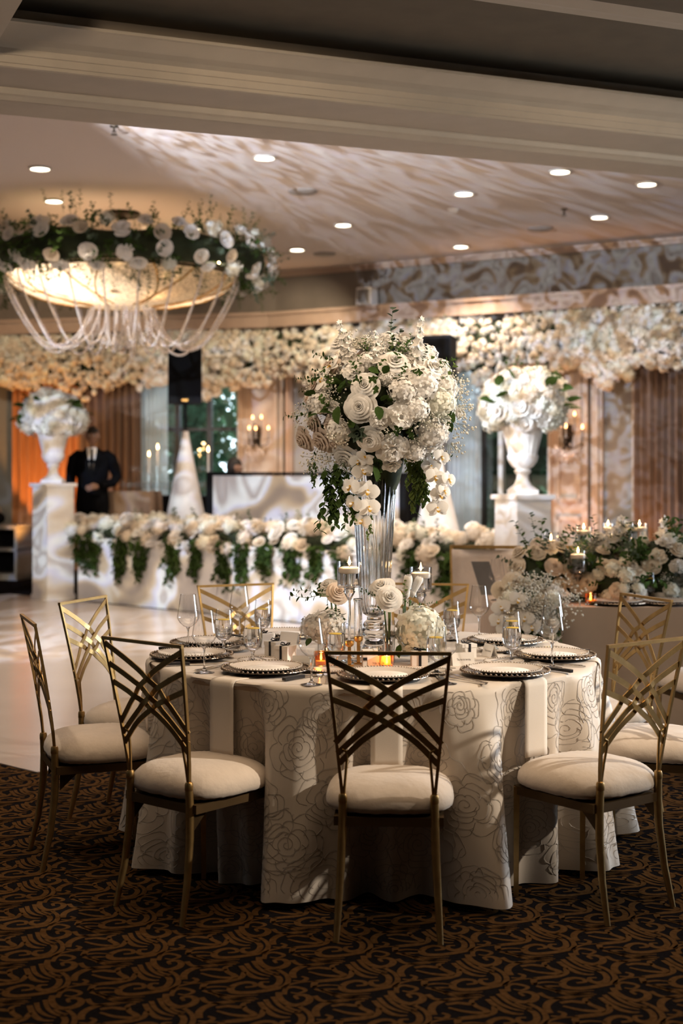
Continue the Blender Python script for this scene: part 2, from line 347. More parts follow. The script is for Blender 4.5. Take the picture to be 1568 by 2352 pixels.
# beaded basket of the chandelier: small translucent crystal beads in rows
def _basket():
    m = bpy.data.materials.new('basket_beads'); m.use_nodes = True; nt = m.node_tree; N = nt.nodes; L = nt.links; N.clear()
    tc = N.new('ShaderNodeTexCoord'); vo = N.new('ShaderNodeTexVoronoi'); vo.inputs['Scale'].default_value = 42; L.new(tc.outputs['Object'], vo.inputs['Vector'])
    rp = N.new('ShaderNodeMapRange'); rp.inputs[1].default_value = 0.1; rp.inputs[2].default_value = 0.75; rp.inputs[3].default_value = 1.0; rp.inputs[4].default_value = 0.45; L.new(vo.outputs['Distance'], rp.inputs[0])
    sc = N.new('ShaderNodeVectorMath'); sc.operation = 'SCALE'; sc.inputs[0].default_value = (0.88, 0.80, 0.66); L.new(rp.outputs[0], sc.inputs['Scale'])
    d = N.new('ShaderNodeBsdfDiffuse'); t = N.new('ShaderNodeBsdfTranslucent'); L.new(sc.outputs[0], d.inputs[0]); L.new(sc.outputs[0], t.inputs[0])
    mx = N.new('ShaderNodeMixShader'); mx.inputs[0].default_value = 0.6; L.new(d.outputs[0], mx.inputs[1]); L.new(t.outputs[0], mx.inputs[2])
    o = N.new('ShaderNodeOutputMaterial'); L.new(mx.outputs[0], o.inputs[0]); return m
M_basket = _basket()
# damask tablecloth with satin-stitched rose outlines
def _damask():
    m = bpy.data.materials.new('rose_embroidered_satin'); m.use_nodes = True; nt = m.node_tree; N = nt.nodes; L = nt.links; p = N['Principled BSDF']
    uv = N.new('ShaderNodeUVMap'); uv.uv_map = 'cloth'
    nz = N.new('ShaderNodeTexNoise'); nz.inputs['Scale'].default_value = 7.0; nz.inputs['Detail'].default_value = 3; L.new(uv.outputs[0], nz.inputs['Vector'])
    wv = N.new('ShaderNodeTexNoise'); wv.inputs['Scale'].default_value = 420.0; L.new(uv.outputs[0], wv.inputs['Vector'])
    mx = N.new('ShaderNodeMixRGB'); mx.inputs[1].default_value = (0.61, 0.525, 0.435, 1); mx.inputs[2].default_value = (0.67, 0.585, 0.49, 1); L.new(nz.outputs['Fac'], mx.inputs[0]); L.new(mx.outputs[0], p.inputs['Base Color'])
    p.inputs['Roughness'].default_value = 0.55
    bp = N.new('ShaderNodeBump'); bp.inputs['Strength'].default_value = 0.12; bp.inputs['Distance'].default_value = 0.002; L.new(wv.outputs['Fac'], bp.inputs['Height']); L.new(bp.outputs[0], p.inputs['Normal'])
    p.inputs['Sheen Weight'].default_value = 0.15
    return m
M_damask = _damask()
M_thread = mat('grey_satin_thread', (0.41, 0.36, 0.31), 0.3, var=0.1, spec=0.7)
# ================================================================== SETTING
HC = 4.10                                     # ceiling of the ballroom
POLY = [Vector(p) for p in ((-9.0, 21.1), (-4.8, 19.95), (-0.86, 18.9), (3.84, 16.0), (7.4, 13.8))]
def wall_pt(px):
    """point of the faceted back wall in the direction of px, with the wall's tangent and inward normal"""
    k = (px - PX) / F
    for a, b in zip(POLY, POLY[1:]):
        d = b - a; t = (k * a.y - a.x) / (d.x - k * d.y)
        if -1e-6 <= t <= 1 + 1e-6:
            u = d.normalized(); return a + d * t, u, Vector((u.y, -u.x))
    a, b = (POLY[0], POLY[1]) if px < 0 else (POLY[-2], POLY[-1]); d = b - a; t = (k * a.y - a.x) / (d.x - k * d.y)
    u = d.normalized(); return a + d * t, u, Vector((u.y, -u.x))
def slab(mb, a, b, z0, z1, t0, t1, m=0):
    """upright slab from plan point a to b, between offsets t0 (back) and t1 (front) along the inward normal"""
    a, b = Vector(a), Vector(b); u = (b - a).normalized(); n = Vector((u.y, -u.x))
    q = [a + n * t0, b + n * t0, b + n * t1, a + n * t1]
    vs_ = [(p.x, p.y, z) for z in (z0, z1) for p in q]
    mb.add(vs_, [(0, 1, 2, 3), (7, 6, 5, 4), (0, 4, 5, 1), (1, 5, 6, 2), (2, 6, 7, 3), (3, 7, 4, 0)], m, False)
def S(o): o['kind'] = 'structure'; return o
# ---- floor with scroll-patterned carpet
def carpet():
    mb = MB(); mb.add([(-9, -3, 0), (8, -3, 0), (8, 24, 0), (-9, 24, 0)], [(0, 1, 2, 3)], 0, False)
    S(mb.build('floor', M_carpet))
    Z = [  # (points read off the weave, widths start-middle-end)
        ([(1130,235),(1185,272),(1190,312),(1150,345),(1060,366),(900,386),(805,382),(788,360),(830,335),(900,320),(955,326),(955,345),(890,352)], (14,26,12)),
        ([(1110,268),(1136,298),(1110,335),(1040,352),(998,340),(1010,320),(1060,318)], (18,24,9)),
        ([(895,215),(918,250),(960,285),(1020,298),(1062,296)], (18,20,7)),
        ([(935,200),(958,240),(1010,268),(1075,282)], (16,15,6)),
        ([(985,185),(1012,230),(1065,262),(1140,278)], (15,14,6)),
        ([(1030,160),(1028,190),(1060,220),(1120,232),(1190,217),(1216,192),(1185,175),(1130,180),(1140,198)], (20,26,11)),
        ([(1055,235),(1095,255),(1145,262)], (12,12,6)),
        ([(1062,172),(1080,142),(1130,130),(1190,140),(1200,152),(1150,166),(1105,160)], (16,16,8)),
        ([(1060,140),(1110,118),(1190,104),(1300,98)], (16,12,6)),
        ([(478,318),(540,322),(578,304),(548,292)], (8,18,9)),
        ([(490,302),(500,268),(560,236),(680,212),(865,206)], (22,24,5)),
        ([(535,188),(562,214),(640,222),(740,216)], (18,15,5)),
        ([(612,245),(690,236),(770,242),(792,222),(838,214)], (16,22,8)),
        ([(612,262),(700,284),(815,292),(838,278),(795,255),(790,235)], (10,24,14)),
        ([(590,152),(690,182),(790,192),(880,190)], (14,12,5)),
        ([(545,138),(640,128),(740,132)], (14,12,6)),
        ([(598,362),(625,328),(700,318),(800,308),(880,288),(905,255)], (20,26,16)),
        ([(600,372),(700,398),(820,406),(965,400)], (14,12,5)),
        ([(640,374),(760,372)], (10,14,6)),
        ([(690,412),(800,420),(930,415)], (5,10,5)),
        ([(760,432),(860,434),(960,424)], (4,9,4)),
        ([(610,170),(700,200),(800,206)], (4,8,4)),
    ]
    A = Vector((0.327, 0.012)); B = Vector((-0.075, 0.298))
    cell = []
    for pts, wd in Z:
        g = []
        for x, y in pts:
            py = 2080 + y / 3.136; Y = EYE * F / (py - PY); g.append(Vector(((x / 3.136 - PX) * Y / F, Y, 0)))
        path = crom(g, 3 if len(g) > 3 else 4); k = len(path); vs_ = []
        for i, p in enumerate(path):
            s_ = i / (k - 1); wpx = wd[0] + (wd[1] - wd[0]) * s_ * 2 if s_ < .5 else wd[1] + (wd[2] - wd[1]) * (s_ * 2 - 1)
            hw = wpx * 0.00043 * 1.12
            t = (path[min(i + 1, k - 1)] - path[max(i - 1, 0)]).normalized(); b = Vector((-t.y, t.x, 0))
            vs_ += [p + b * hw, p - b * hw]
        cell.append(vs_)
    out = MB(); base = Vector((-0.6, 4.4))
    # the boundary of the dance floor, so the weave stops where the vinyl starts
    dn, dc = Vector((0.67, 0.742)), Vector((-1.526, 7.13))
    for i in range(-14, 17):
        for j in range(-5, 17):
            o = A * i + B * j
            cx, cyy = base.x + o.x, base.y + o.y
            if not (3.2 < cyy < 8.9) or abs(cx) > cyy * 0.27 + 0.5: continue
            rel = Vector((cx, cyy)) - dc
            if rel.dot(Vector((-0.742, 0.67))) > 0.35 and rel.dot(dn) > 0.35: continue
            for vs_ in cell:
                out.add([(p.x + o.x, p.y + o.y, 0.0012) for p in vs_], [(q, q + 1, q + 3, q + 2) for q in range(0, len(vs_) - 2, 2)], 0, False)
    o = out.build('carpet_scrollwork', M_scroll, bpy.data.objects['floor']); o['kind'] = 'stuff'
    tag(o, 'brown scroll and wave pattern woven in the black carpet')
carpet()
# ---- glossy white dance floor sheet, in front of the flower-topped counter
mb = MB(); c0 = Vector((-1.526, 7.13)); n0 = Vector((0.67, 0.742)); v0 = Vector((-0.742, 0.67))
q = [c0, c0 + n0 * 5.75, c0 + n0 * 5.75 + v0 * 8.5, c0 + v0 * 8.5]
mb.add([(p.x, p.y, z) for z in (0.001, 0.006) for p in q], [(3, 2, 1, 0), (4, 5, 6, 7), (0, 1, 5, 4), (1, 2, 6, 5), (2, 3, 7, 6), (3, 0, 4, 7)], 0, False)
S(mb.build('floor_dance_area', M_dance))
# ---- outer shell
mb = MB(); mb.add([(-9, 5.0, HC), (8, 5.0, HC), (8, 24, HC), (-9, 24, HC), (-9, 5.0, HC + .1), (8, 5.0, HC + .1), (8, 24, HC + .1), (-9, 24, HC + .1)], [(0, 1, 2, 3)[::-1], (4, 5, 6, 7), (0, 1, 5, 4), (1, 2, 6, 5), (2, 3, 7, 6), (3, 0, 4, 7)], 0, False)
S(mb.build('ceiling', M_ceil))
mb = MB(); mb.box((-9.05, 10, 2.05), (.1, 28, 4.3)); S(mb.build('wall_left', M_wall))
mb = MB(); mb.box((-0.5, -3.05, 2.05), (17, .1, 4.3)); S(mb.build('wall_front', M_wall))
mb = MB()
for y0, y1, z0, z1 in ((-3, 6.9, 0, 4.2), (7.9, 8.4, 0, 4.2), (9.4, 24, 0, 4.2), (6.9, 7.9, 0, .55), (6.9, 7.9, 2.95, 4.2), (8.4, 9.4, 0, .55), (8.4, 9.4, 2.95, 4.2)):
    mb.box((6.05, (y0 + y1) / 2, (z0 + z1) / 2), (.1, y1 - y0, z1 - z0))
S(mb.build('wall_right', M_wall))
# ---- back wall, faceted, with window openings
WIN = [(330, 550), (1040, 1262)]
def wall_run(mb, p0, p1, z0, z1, t0, t1, m=0):
    """straight runs between two picture directions, broken at the facets"""
    cuts = [p0] + sorted(x for x in (PX + F * v.x / v.y for v in POLY) if p0 + 1 < x < p1 - 1) + [p1]
    for a, b in zip(cuts, cuts[1:]):
        slab(mb, wall_pt(a + .01)[0], wall_pt(b - .01)[0], z0, z1, t0, t1, m)
mb = MB()
for p0, p1 in ((-620, 330), (550, 1040), (1262, 2250)): wall_run(mb, p0, p1, 0, 3.42, -.14, 0)
for p0, p1 in WIN: wall_run(mb, p0, p1, 2.98, 3.42, -.14, 0)
S(mb.build('wall_back', M_wall))
mb = MB(); wall_run(mb, -620, 2250, 3.42, HC, -.14, 0.03); S(mb.build('wall_back_upper', M_soffit))
mb = MB(); wall_run(mb, -620, 2250, 3.38, 3.54, 0.0, 0.26); wall_run(mb, -620, 2250, 3.52, 3.56, 0.0, 0.29); wall_run(mb, -620, 2250, 3.36, 3.385, 0.0, 0.30)
S(mb.build('trim_1', M_band))
mb = MB(); wall_run(mb, -620, 2250, HC - .06, HC, 0.03, 0.10); wall_run(mb, -620, 2250, HC - .03, HC, 0.10, 0.16); S(mb.build('trim_2', M_band))
mb = MB()
for p0, p1 in ((-620, 330), (550, 1040), (1262, 2250)): wall_run(mb, p0, p1, 0, .14, 0, .02)
S(mb.build('baseboard_back', M_panel))
# ---- wall panels (pilasters) with raised moulding frames
def pilaster(n, p0, p1):
    mb = MB(); wall_run(mb, p0, p1, 0, 3.36, 0, .05); o = S(mb.build('trim_%d' % n, M_panel))
    a, b = wall_pt(p0)[0], wall_pt(p1)[0]; u = (b - a).normalized(); L_ = (b - a).length; mb = MB()
    def bar(s0, s1, z0, z1, t): slab(mb, a + u * s0, a + u * s1, z0, z1, .05, .05 + t)
    e = .09; w_ = .045
    for z0, z1 in ((.25, .95), (1.12, 3.2)):
        bar(e, e + w_, z0, z1, .03); bar(L_ - e - w_, L_ - e, z0, z1, .03); bar(e, L_ - e, z0, z0 + w_, .03); bar(e, L_ - e, z1 - w_, z1, .03)
    bar(0, .035, 0, 3.36, .05); bar(L_ - .035, L_, 0, 3.36, .05)
    mb.build('panel_moulding', M_panel, o)
pilaster(3, 552, 655); pilaster(4, 1266, 1356)
def strip(n, p0, p1, m, z1=3.36, t=.07):
    mb = MB(); wall_run(mb, p0, p1, 0, z1, 0, t); wall_run(mb, p0 + (p1 - p0) * .3, p0 + (p1 - p0) * .7, 0, z1, t, t + .03); S(mb.build('trim_%d' % n, m))
strip(5, 1362, 1388, M_panel); strip(6, 1455, 1468, M_panel); strip(7, 662, 676, M_band); strip(8, 33, 42, M_panel)
# ---- back windows: frame, mullions and panes, each its own object
def window(n, p0, p1, mulls, bright):
    mb = MB()
    for a, b in ((p0, p0 + 6), (p1 - 7, p1)): wall_run(mb, a, b, 0, 2.98, -.12, -.02)
    wall_run(mb, p0, p1, 2.92, 2.98, -.12, -.02); wall_run(mb, p0, p1, 0.0, .10, -.12, -.02)
    root = S(mb.build('window_%d' % n, M_frame))
    edges = [p0 + 6] + mulls + [p1 - 7]
    for k in mulls:
        mb = MB(); wall_run(mb, k - 5, k + 5, .10, 2.92, -.11, -.03); mb.build('mullion', M_mull if bright != k else M_frame, root)
    mb = MB(); wall_run(mb, p0 + 6, p1 - 7, 2.02, 2.06, -.10, -.04); mb.build('transom', M_mull, root)
    for a, b in zip(edges, edges[1:]):
        mb = MB(); wall_run(mb, a + 3, b - 3, .10, 2.92, -.075, -.067); mb.build('pane', M_wpane, root)
window(1, 330, 550, [405, 478], None)
window(2, 1040, 1262, [1104, 1146, 1206], 1146)
# window openings of the right wall get sash bars
for n, wy in ((3, 7.4), (4, 8.9)):
    mb = MB()
    for y in (wy - .48, wy + .48): mb.box((6.05, y, 1.75), (.08, .05, 2.4))
    for z in (.58, 2.92): mb.box((6.05, wy, z), (.08, 1.0, .06))
    root = S(mb.build('window_%d' % n, M_frame)); mb = MB(); mb.box((6.05, wy, 1.75), (.05, .035, 2.34)); mb.box((6.05, wy, 1.9), (.05, .94, .035)); mb.build('glazing_bar', M_frame, root)
# ---- dropped beam with crown mouldings between the two rooms
bd = Vector((0.922, 0.386)); bn = Vector((-0.386, 0.922))       # along the beam; away from the camera
b0 = Vector((-0.24, 1.0)) * 7.12                                  # far lower edge in the direction px = 0
def beam_run(mb, prof, ext=(-7.5, 9.5), m=0):
    """extrude a closed profile of (distance towards the camera, height)"""
    k = len(prof); vs_ = []
    for e in ext:
        for s_, z in prof:
            p = b0 + bd * e - bn * s_; vs_.append((p.x, p.y, z))
    fs = [(i, (i + 1) % k, k + (i + 1) % k, k + i) for i in range(k)] + [tuple(range(k))[::-1], tuple(range(k, 2 * k))]
    mb.add(vs_, fs, m, False)
mb = MB(); beam_run(mb, [(0, 3.30), (.276, 3.30), (.276, 3.325), (.30, 3.335), (.36, 3.345), (.72, 3.345), (.72, 3.333), (.735, 3.333), (.735, 3.62), (.6, 4.2), (0, 4.2)])
beam = S(mb.build('ceiling_beam', M_beam))
mb = MB(); beam_run(mb, [(.28, 3.30), (.30, 3.297), (.325, 3.312), (.345, 3.318), (.36, 3.338), (.36, 3.345), (.28, 3.335)]); mb.build('soffit_moulding', M_beam, beam)
mb = MB(); beam_run(mb, [(.735, 3.333), (.75, 3.336), (.75, 3.350), (.758, 3.352), (.758, 3.385), (.766, 3.388), (.766, 3.415), (.78, 3.42), (.80, 3.428), (.85, 3.44), (.905, 3.462), (.94, 3.475), (.955, 3.478), (.955, 3.492), (.93, 3.50), (.735, 3.50)]); mb.build('crown_moulding', M_beam, beam)
# dark coffer above the table: its ceiling and its near crown
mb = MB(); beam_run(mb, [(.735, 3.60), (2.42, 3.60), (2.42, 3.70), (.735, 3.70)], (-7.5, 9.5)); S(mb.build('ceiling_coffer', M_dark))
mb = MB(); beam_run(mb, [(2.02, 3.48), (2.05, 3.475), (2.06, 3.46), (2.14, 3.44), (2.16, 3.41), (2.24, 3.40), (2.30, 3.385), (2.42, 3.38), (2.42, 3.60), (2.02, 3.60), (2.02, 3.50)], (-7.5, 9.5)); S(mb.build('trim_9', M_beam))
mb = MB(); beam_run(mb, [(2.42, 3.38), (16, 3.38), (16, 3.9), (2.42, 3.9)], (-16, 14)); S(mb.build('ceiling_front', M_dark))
# short cross moulding in the upper left corner of the coffer
mb = MB()
for s0, s1, z0, z1, e0, e1 in ((.9, 2.05, 3.40, 3.60, -.62, -.02), (.9, 2.05, 3.37, 3.42, -.62, .05), (.9, 2.05, 3.45, 3.49, -.02, .09)):
    beam_run(mb, [(s0, z0), (s1, z0), (s1, z1), (s0, z1)], (e0 - .22, e1 - .22))
S(mb.build('trim_10', M_beam))
# ---- recessed downlights, each with its own lamp
def ceil_pt(px, py): return at(px, py, (HC - EYE) * F / (PY - py))
DL = [(92, 385, 'leftmost recessed ceiling downlight, high above the chandelier'), (124, 460, 'recessed downlight above the left half of the chandelier ring'),
      (441, 522, 'recessed downlight just right of the chandelier ceiling plate'), (607, 360, 'recessed downlight at the left tip of the bright ceiling projection'),
      (682, 572, 'farthest recessed downlight, right of the chandelier flowers'), (788, 515, 'recessed downlight straight above the tall flower arrangement'),
      (1065, 443, 'recessed downlight in the middle of the streaked ceiling, right of centre'), (1058, 565, 'recessed downlight nearest the dark upper back wall'),
      (1376, 497, 'recessed downlight at right, the farther of the two'), (1485, 421, 'rightmost recessed ceiling downlight near the beam'),
      (1286, 392, 'recessed downlight half hidden by the dropped beam')]
ring = MB(); ring.lathe([(.082, .012), (.098, .008), (.10, 0), (.082, -.006), (.078, .03)], 24)
ring_me = ring.mesh('downlight_trim', M_frame); lens = MB(); lens.lathe([(.001, .0), (.05, -.003), (.08, .004)], 24); lens_me = lens.mesh('downlight_lens', M_down)
for px, py, lab in DL:
    p = ceil_pt(px, py); t = thing('recessed_downlight', lab, 'ceiling light', (p.x, p.y, HC - .012), 0, 'recessed downlights in the ballroom ceiling')
    put('trim_ring', ring_me, t); put('lens', lens_me, t)
    spot('downlight_or_fill', (p.x, p.y, HC - .035), (p.x, p.y, 0), 130, (1.0, .79, .62), 115, 0.7, .06)
for i, (x, y) in enumerate(((1.7, 9.35), (-1.3, 9.6), (3.5, 8.9), (-3.4, 10.6))):     # the near row, hidden behind the dropped beam
    t = thing('recessed_downlight', 'recessed ceiling downlight of the near row behind the dropped beam', 'ceiling light', (x, y, HC - .012), 0, 'near row of recessed downlights')
    put('trim_ring', ring_me, t); put('lens', lens_me, t); spot('downlight_or_fill', (x, y, HC - .035), (x, y, 0), 72, (1.0, .79, .62), 115, 0.7, .06)
p = ceil_pt(682, 572); spot('downlight_or_fill', (p.x, p.y, HC - .05), (-.75, 18.5, 2.8), 90, (1.0, .82, .58), 80, .7, .06)  # extra tilted fill, added at this downlight to brighten the garland
spot('downlight_or_fill', (-4.2, 16.6, HC - .05), (-4.0, 19.3, 2.8), 95, (1.0, .80, .55), 90, .7, .06)  # unseen fill without a fixture, added for the left end of the garland
disc = MB(); disc.lathe([(.001, -.012), (.12, -.010), (.135, 0), (.135, .012)], 24); disc_me = disc.mesh('ceiling_speaker', mat('perforated_grille', (.30, .26, .23), .6, bump=.5, bscale=300))
for px, py, lab in ((695, 438, 'round grey ceiling speaker among the streaks left of centre'), (1240, 524, 'round ceiling speaker near the dark back wall at right'), (745, 582, 'round ceiling speaker near the farthest downlight')):
    p = ceil_pt(px, py); tag(put('ceiling_speaker', disc_me, None, (p.x, p.y, HC - .012)), lab, 'speaker', 'round ceiling speakers')
# sprinklers
def sprinkler(px, py, lab):
    p = ceil_pt(px, py); t = thing('fire_sprinkler', lab, 'sprinkler', (p.x, p.y, HC), 0)
    m_ = MB(); m_.lathe([(.001, -.012), (.03, -.010), (.034, 0)], 14); m_.build('escutcheon', M_bronze, t)
    m_ = MB(); m_.tube([(0, 0, -.005), (0, 0, -.05)], .008, 8); m_.tube([(-.004, 0, -.03), (-.016, 0, -.045), (-.004, 0, -.066)], .003, 5); m_.tube([(.004, 0, -.03), (.016, 0, -.045), (.004, 0, -.066)], .003, 5); m_.build('body', M_bronze, t)
    m_ = MB(); m_.lathe([(.001, -.070), (.024, -.069), (.026, -.066), (.001, -.066)], 14); m_.build('deflector', M_bronze, t)
sprinkler(262, 289, 'small bronze fire sprinkler on the ceiling at upper left'); sprinkler(1295, 480, 'small dark fire sprinkler on the ceiling at right')
mb = MB(); mb.lathe([(.001, -.04), (.04, -.036), (.055, -.015), (.06, 0)], 18); p = ceil_pt(1040, 480); tag(mb.build('smoke_detector', M_white, None, None, (p.x, p.y, HC)), 'small white smoke detector in the streaked ceiling', 'smoke detector')
# white wall box on the dark upper wall
p, u, n = wall_pt(861); rz = math.atan2(u.y, u.x)
t = thing('wall_speaker_box', 'small white box fixed to the dark upper wall above the flower garland', 'speaker', (p.x + n.x * .20, p.y + n.y * .20, 3.57), rz)
mb = MB(); mb.box((0, 0, .11), (.22, .18, .22), 0, None, .94); mb.build('cabinet', M_white, t)
mb = MB(); mb.box((0, -.095, .11), (.17, .012, .16)); mb.build('front_grille', M_grey, t)
p = ceil_pt(336, 503); t = thing('ceiling_spot_fixture', 'small white ceiling spot fixture behind the chandelier flowers', 'ceiling light', (p.x, p.y, HC))
mb = MB(); mb.lathe([(.001, -.03), (.06, -.03), (.07, 0)], 16); mb.build('mount', M_white, t)
mb = MB(); mb.tube([(0, 0, -.03), (0, -.03, -.10)], [.03, .05], 12); mb.build('head', M_white, t)
# ================================================================== FLOWER KIT (unit sized, opening towards +Z)
def petal(mb, a, r0, r1, z0, z1, wd, cup, curl, nu=5, nv=4, m=0, ruf=0.0, seed=0):
    """one petal: from radius r0/height z0 at its base to r1/z1 at its lip, wrapping wd radians"""
    def fn(u, v):
        q = (u - .5) * 2; ang = a + q * wd * (0.35 + .65 * math.sin(min(1, v * 1.15) * math.pi * .55 + .15))
        r = r0 + (r1 - r0) * v ** (.8) - cup * (1 - q * q) * 0 + curl * v ** 4
        z = z0 + (z1 - z0) * math.sin(v * math.pi / 2) ** .9 - .10 * q * q * v - curl * .5 * v ** 5
        if ruf: z += ruf * v * v * math.sin(u * 11 + seed * 3.1); r += ruf * .6 * v * v * math.sin(u * 8 + seed * 1.7)
        r *= 1 - cup * q * q
        return (r * math.cos(ang), r * math.sin(ang), z)
    mb.grid(fn, nu, nv, m)
def rose_mesh(name, m, hi=True, seed=1, openness=1.0):
    g = random.Random(seed); mb = MB()
    rings = [(2, .05, .09, .40, .92), (3, .09, .17, .36, .90), (3, .13, .28, .30, .88), (4, .17, .41, .22, .80), (5, .20, .56, .10, .68), (5, .22, .74, -.05, .50), (6, .24, .97, -.22, .22)] if hi else [(3, .05, .22, .3, .75), (5, .12, .52, .1, .6), (6, .18, .95, -.18, .28)]
    for k, (n, r0, r1, z0, z1) in enumerate(rings):
        for i in range(n):
            a = 2 * math.pi * (i + g.uniform(-.12, .12)) / n + k * 1.3
            petal(mb, a, r0, r1 * g.uniform(.94, 1.05), z0 - .15, z1 * openness + g.uniform(-.04, .04), math.pi / n * 1.5, .07, (.0, .02, .05, .11, .17, .22, .26)[k] if hi else .10, 6 if hi else 4, 7 if hi else 3, 0, .025 if hi else 0, g.random() * 9)
    mb.lathe([(.02, .62), (.09, .55), (.12, .35), (.25, .0), (.3, -.25), (.02, -.4)], 8)
    return mb.mesh(name, m)
def peony_mesh(name, m, seed=1, hi=True):
    g = random.Random(seed); mb = MB()
    for k, (n, r1, z1) in enumerate(((5, .25, .72), (7, .48, .66), (9, .72, .46), (9, .98, .14)) if hi else ((4, .3, .65), (6, .65, .5), (7, .98, .15))):
        for i in range(n):
            a = 2 * math.pi * (i + g.uniform(-.25, .25)) / n + k
            petal(mb, a, .06, r1 * g.uniform(.85, 1.08), -.15, z1 + g.uniform(-.10, .10), math.pi / n * 1.5, .10, g.uniform(-.05, .2), 6 if hi else 4, 4 if hi else 3, 0, .07, g.random() * 9)
    mb.ico((0, 0, .1), .4)
    return mb.mesh(name, m)
def hydrangea_mesh(name, m, n=46, seed=2, pet=4, rnd_=True):
    g = random.Random(seed); mb = MB(); mb.ico((0, 0, 0), .80, 0, None, 1)
    for i in range(n):
        z = 1 - (i + .5) / n * 1.55; ph = i * 2.39996; rr = math.sqrt(max(0, 1 - z * z)); d = Vector((rr * math.cos(ph), rr * math.sin(ph), z))
        d = (d + Vector((g.gauss(0, .06), g.gauss(0, .06), g.gauss(0, .06)))).normalized()
        M = TRS(d * g.uniform(.86, 1.0), face(d + Vector((g.gauss(0, .22), g.gauss(0, .22), g.gauss(0, .22))), g.random() * 6), g.uniform(.19, .27))
        for j in range(pet):
            q0 = j * 2 * math.pi / pet + g.uniform(-.12, .12); c, s_ = math.cos(q0), math.sin(q0); tl = g.uniform(-.05, .38); tw = g.uniform(-.2, .2)
            P = lambda x, y, z_: (x * c - y * s_, x * s_ + y * c, z_ + tl * x + tw * y)
            if rnd_: mb.add([P(.04, 0, -.03), P(.36, -.44, .04), P(.86, -.40, .0), P(1.06, 0, -.10), P(.86, .40, .0), P(.36, .44, .04), P(.58, 0, .13)], [(0, 1, 6), (1, 2, 6), (2, 3, 6), (3, 4, 6), (4, 5, 6), (5, 0, 6)], 0, True, M)
            else: mb.add([P(.04, 0, 0), P(.6, -.50, .08), P(1.05, 0, .0), P(.6, .50, .08)], [(0, 1, 2), (0, 2, 3)], 0, True, M)
    return mb.mesh(name, m)
def blossom_mesh(name, m, n=13, seed=3):
    """loose head of a few small blossoms, for the far garland"""
    g = random.Random(seed); mb = MB()
    for i in range(n):
        d = Vector((g.gauss(0, 1), g.gauss(0, 1), g.gauss(0, 1))).normalized(); M = TRS(d * g.uniform(.5, .85), face(d + Vector((0, 0, .3)), g.random() * 6), g.uniform(.38, .55))
        for j in range(5):
            q = j * 2 * math.pi / 5; c, s_ = math.cos(q), math.sin(q); P = lambda x, y, z_: (x * c - y * s_, x * s_ + y * c, z_)
            mb.add([P(.0, 0, -.05), P(.6, -.42, .18), P(1.0, 0, .22), P(.6, .42, .18)], [(0, 1, 2, 3)], 0, True, M)
    return mb.mesh(name, m)
def orchid_mesh(name):
    mb = MB()
    def oval(a, L_, W_, z, lift, m=0):
        c, s_ = math.cos(a), math.sin(a)
        def fn(u, v):
            y = (u - .5) * 2 * W_ * math.sin(math.pi * (v * .9 + .06)) ** .75; x = v * L_
            zz = z + lift * v + .12 * math.sin(v * math.pi) - .25 * (y * y)
            return (x * c - y * s_, x * s_ + y * c, zz)
        mb.grid(fn, 6, 7, m)
    for a in (R(90), R(215), R(325)): oval(a, .92, .30, 0, -.10)
    for a in (R(12), R(168)): oval(a, 1.0, .56, .06, .06)
    oval(R(270), .42, .16, .14, .22, 1); oval(R(250), .26, .12, .2, .35, 0); oval(R(290), .26, .12, .2, .35, 0); mb.ico((0, .03, .2), (.08, .1, .14), 1, None, 1)
    return mb.mesh(name, [M_petal, M_lip])
def leaf_(mb, M, L_=1.0, W_=.3, m=0, bend=.12, point=1.0):
    prof = ((.0, .0), (.18, .75), (.45, 1.0), (.75, .72), (1.0, .0))
    vs_ = [(0, 0, 0)]
    for t, w_ in prof[1:4]: vs_ += [(t * L_, -w_ * W_, .07 * L_ - bend * t * t), (t * L_, 0, -bend * t * t), (t * L_, w_ * W_, .07 * L_ - bend * t * t)]
    vs_.append((L_, 0, -bend))
    fs = [(0, 1, 2), (0, 2, 3), (1, 4, 5, 2), (2, 5, 6, 3), (4, 7, 8, 5), (5, 8, 9, 6), (7, 10, 8), (8, 10, 9)]
    mb.add(vs_, fs, m, True, M)
def sprig_mesh(name, mleaf, n=10, L_=1.0, seed=4, lw=.32, ll=.17, droop=.2, mst=None):
    """stem along +Z with alternate leaves"""
    g = random.Random(seed); mb = MB(); path = [(droop * (t / 8) ** 2 * .6, .03 * math.sin(t), L_ * t / 8) for t in range(9)]
    mb.tube(path, [.010 * (1 - t / 11) for t in range(9)], 5, 1)
    for i in range(n):
        t = .18 + .8 * i / (n - 1); p = Vector((droop * t * t * .6, .03 * math.sin(t * 8), L_ * t)); ph = i * 2.4 + g.uniform(-.3, .3)
        d = Vector((math.cos(ph), math.sin(ph), g.uniform(.3, .9))).normalized()
        M = Matrix.Translation(p) @ d.to_track_quat('X', 'Z').to_matrix().to_4x4(); l_ = ll * g.uniform(.75, 1.2)
        leaf_(mb, M, l_, l_ * lw, 0, .03)
    return mb.mesh(name, [mleaf, mst or M_stem])
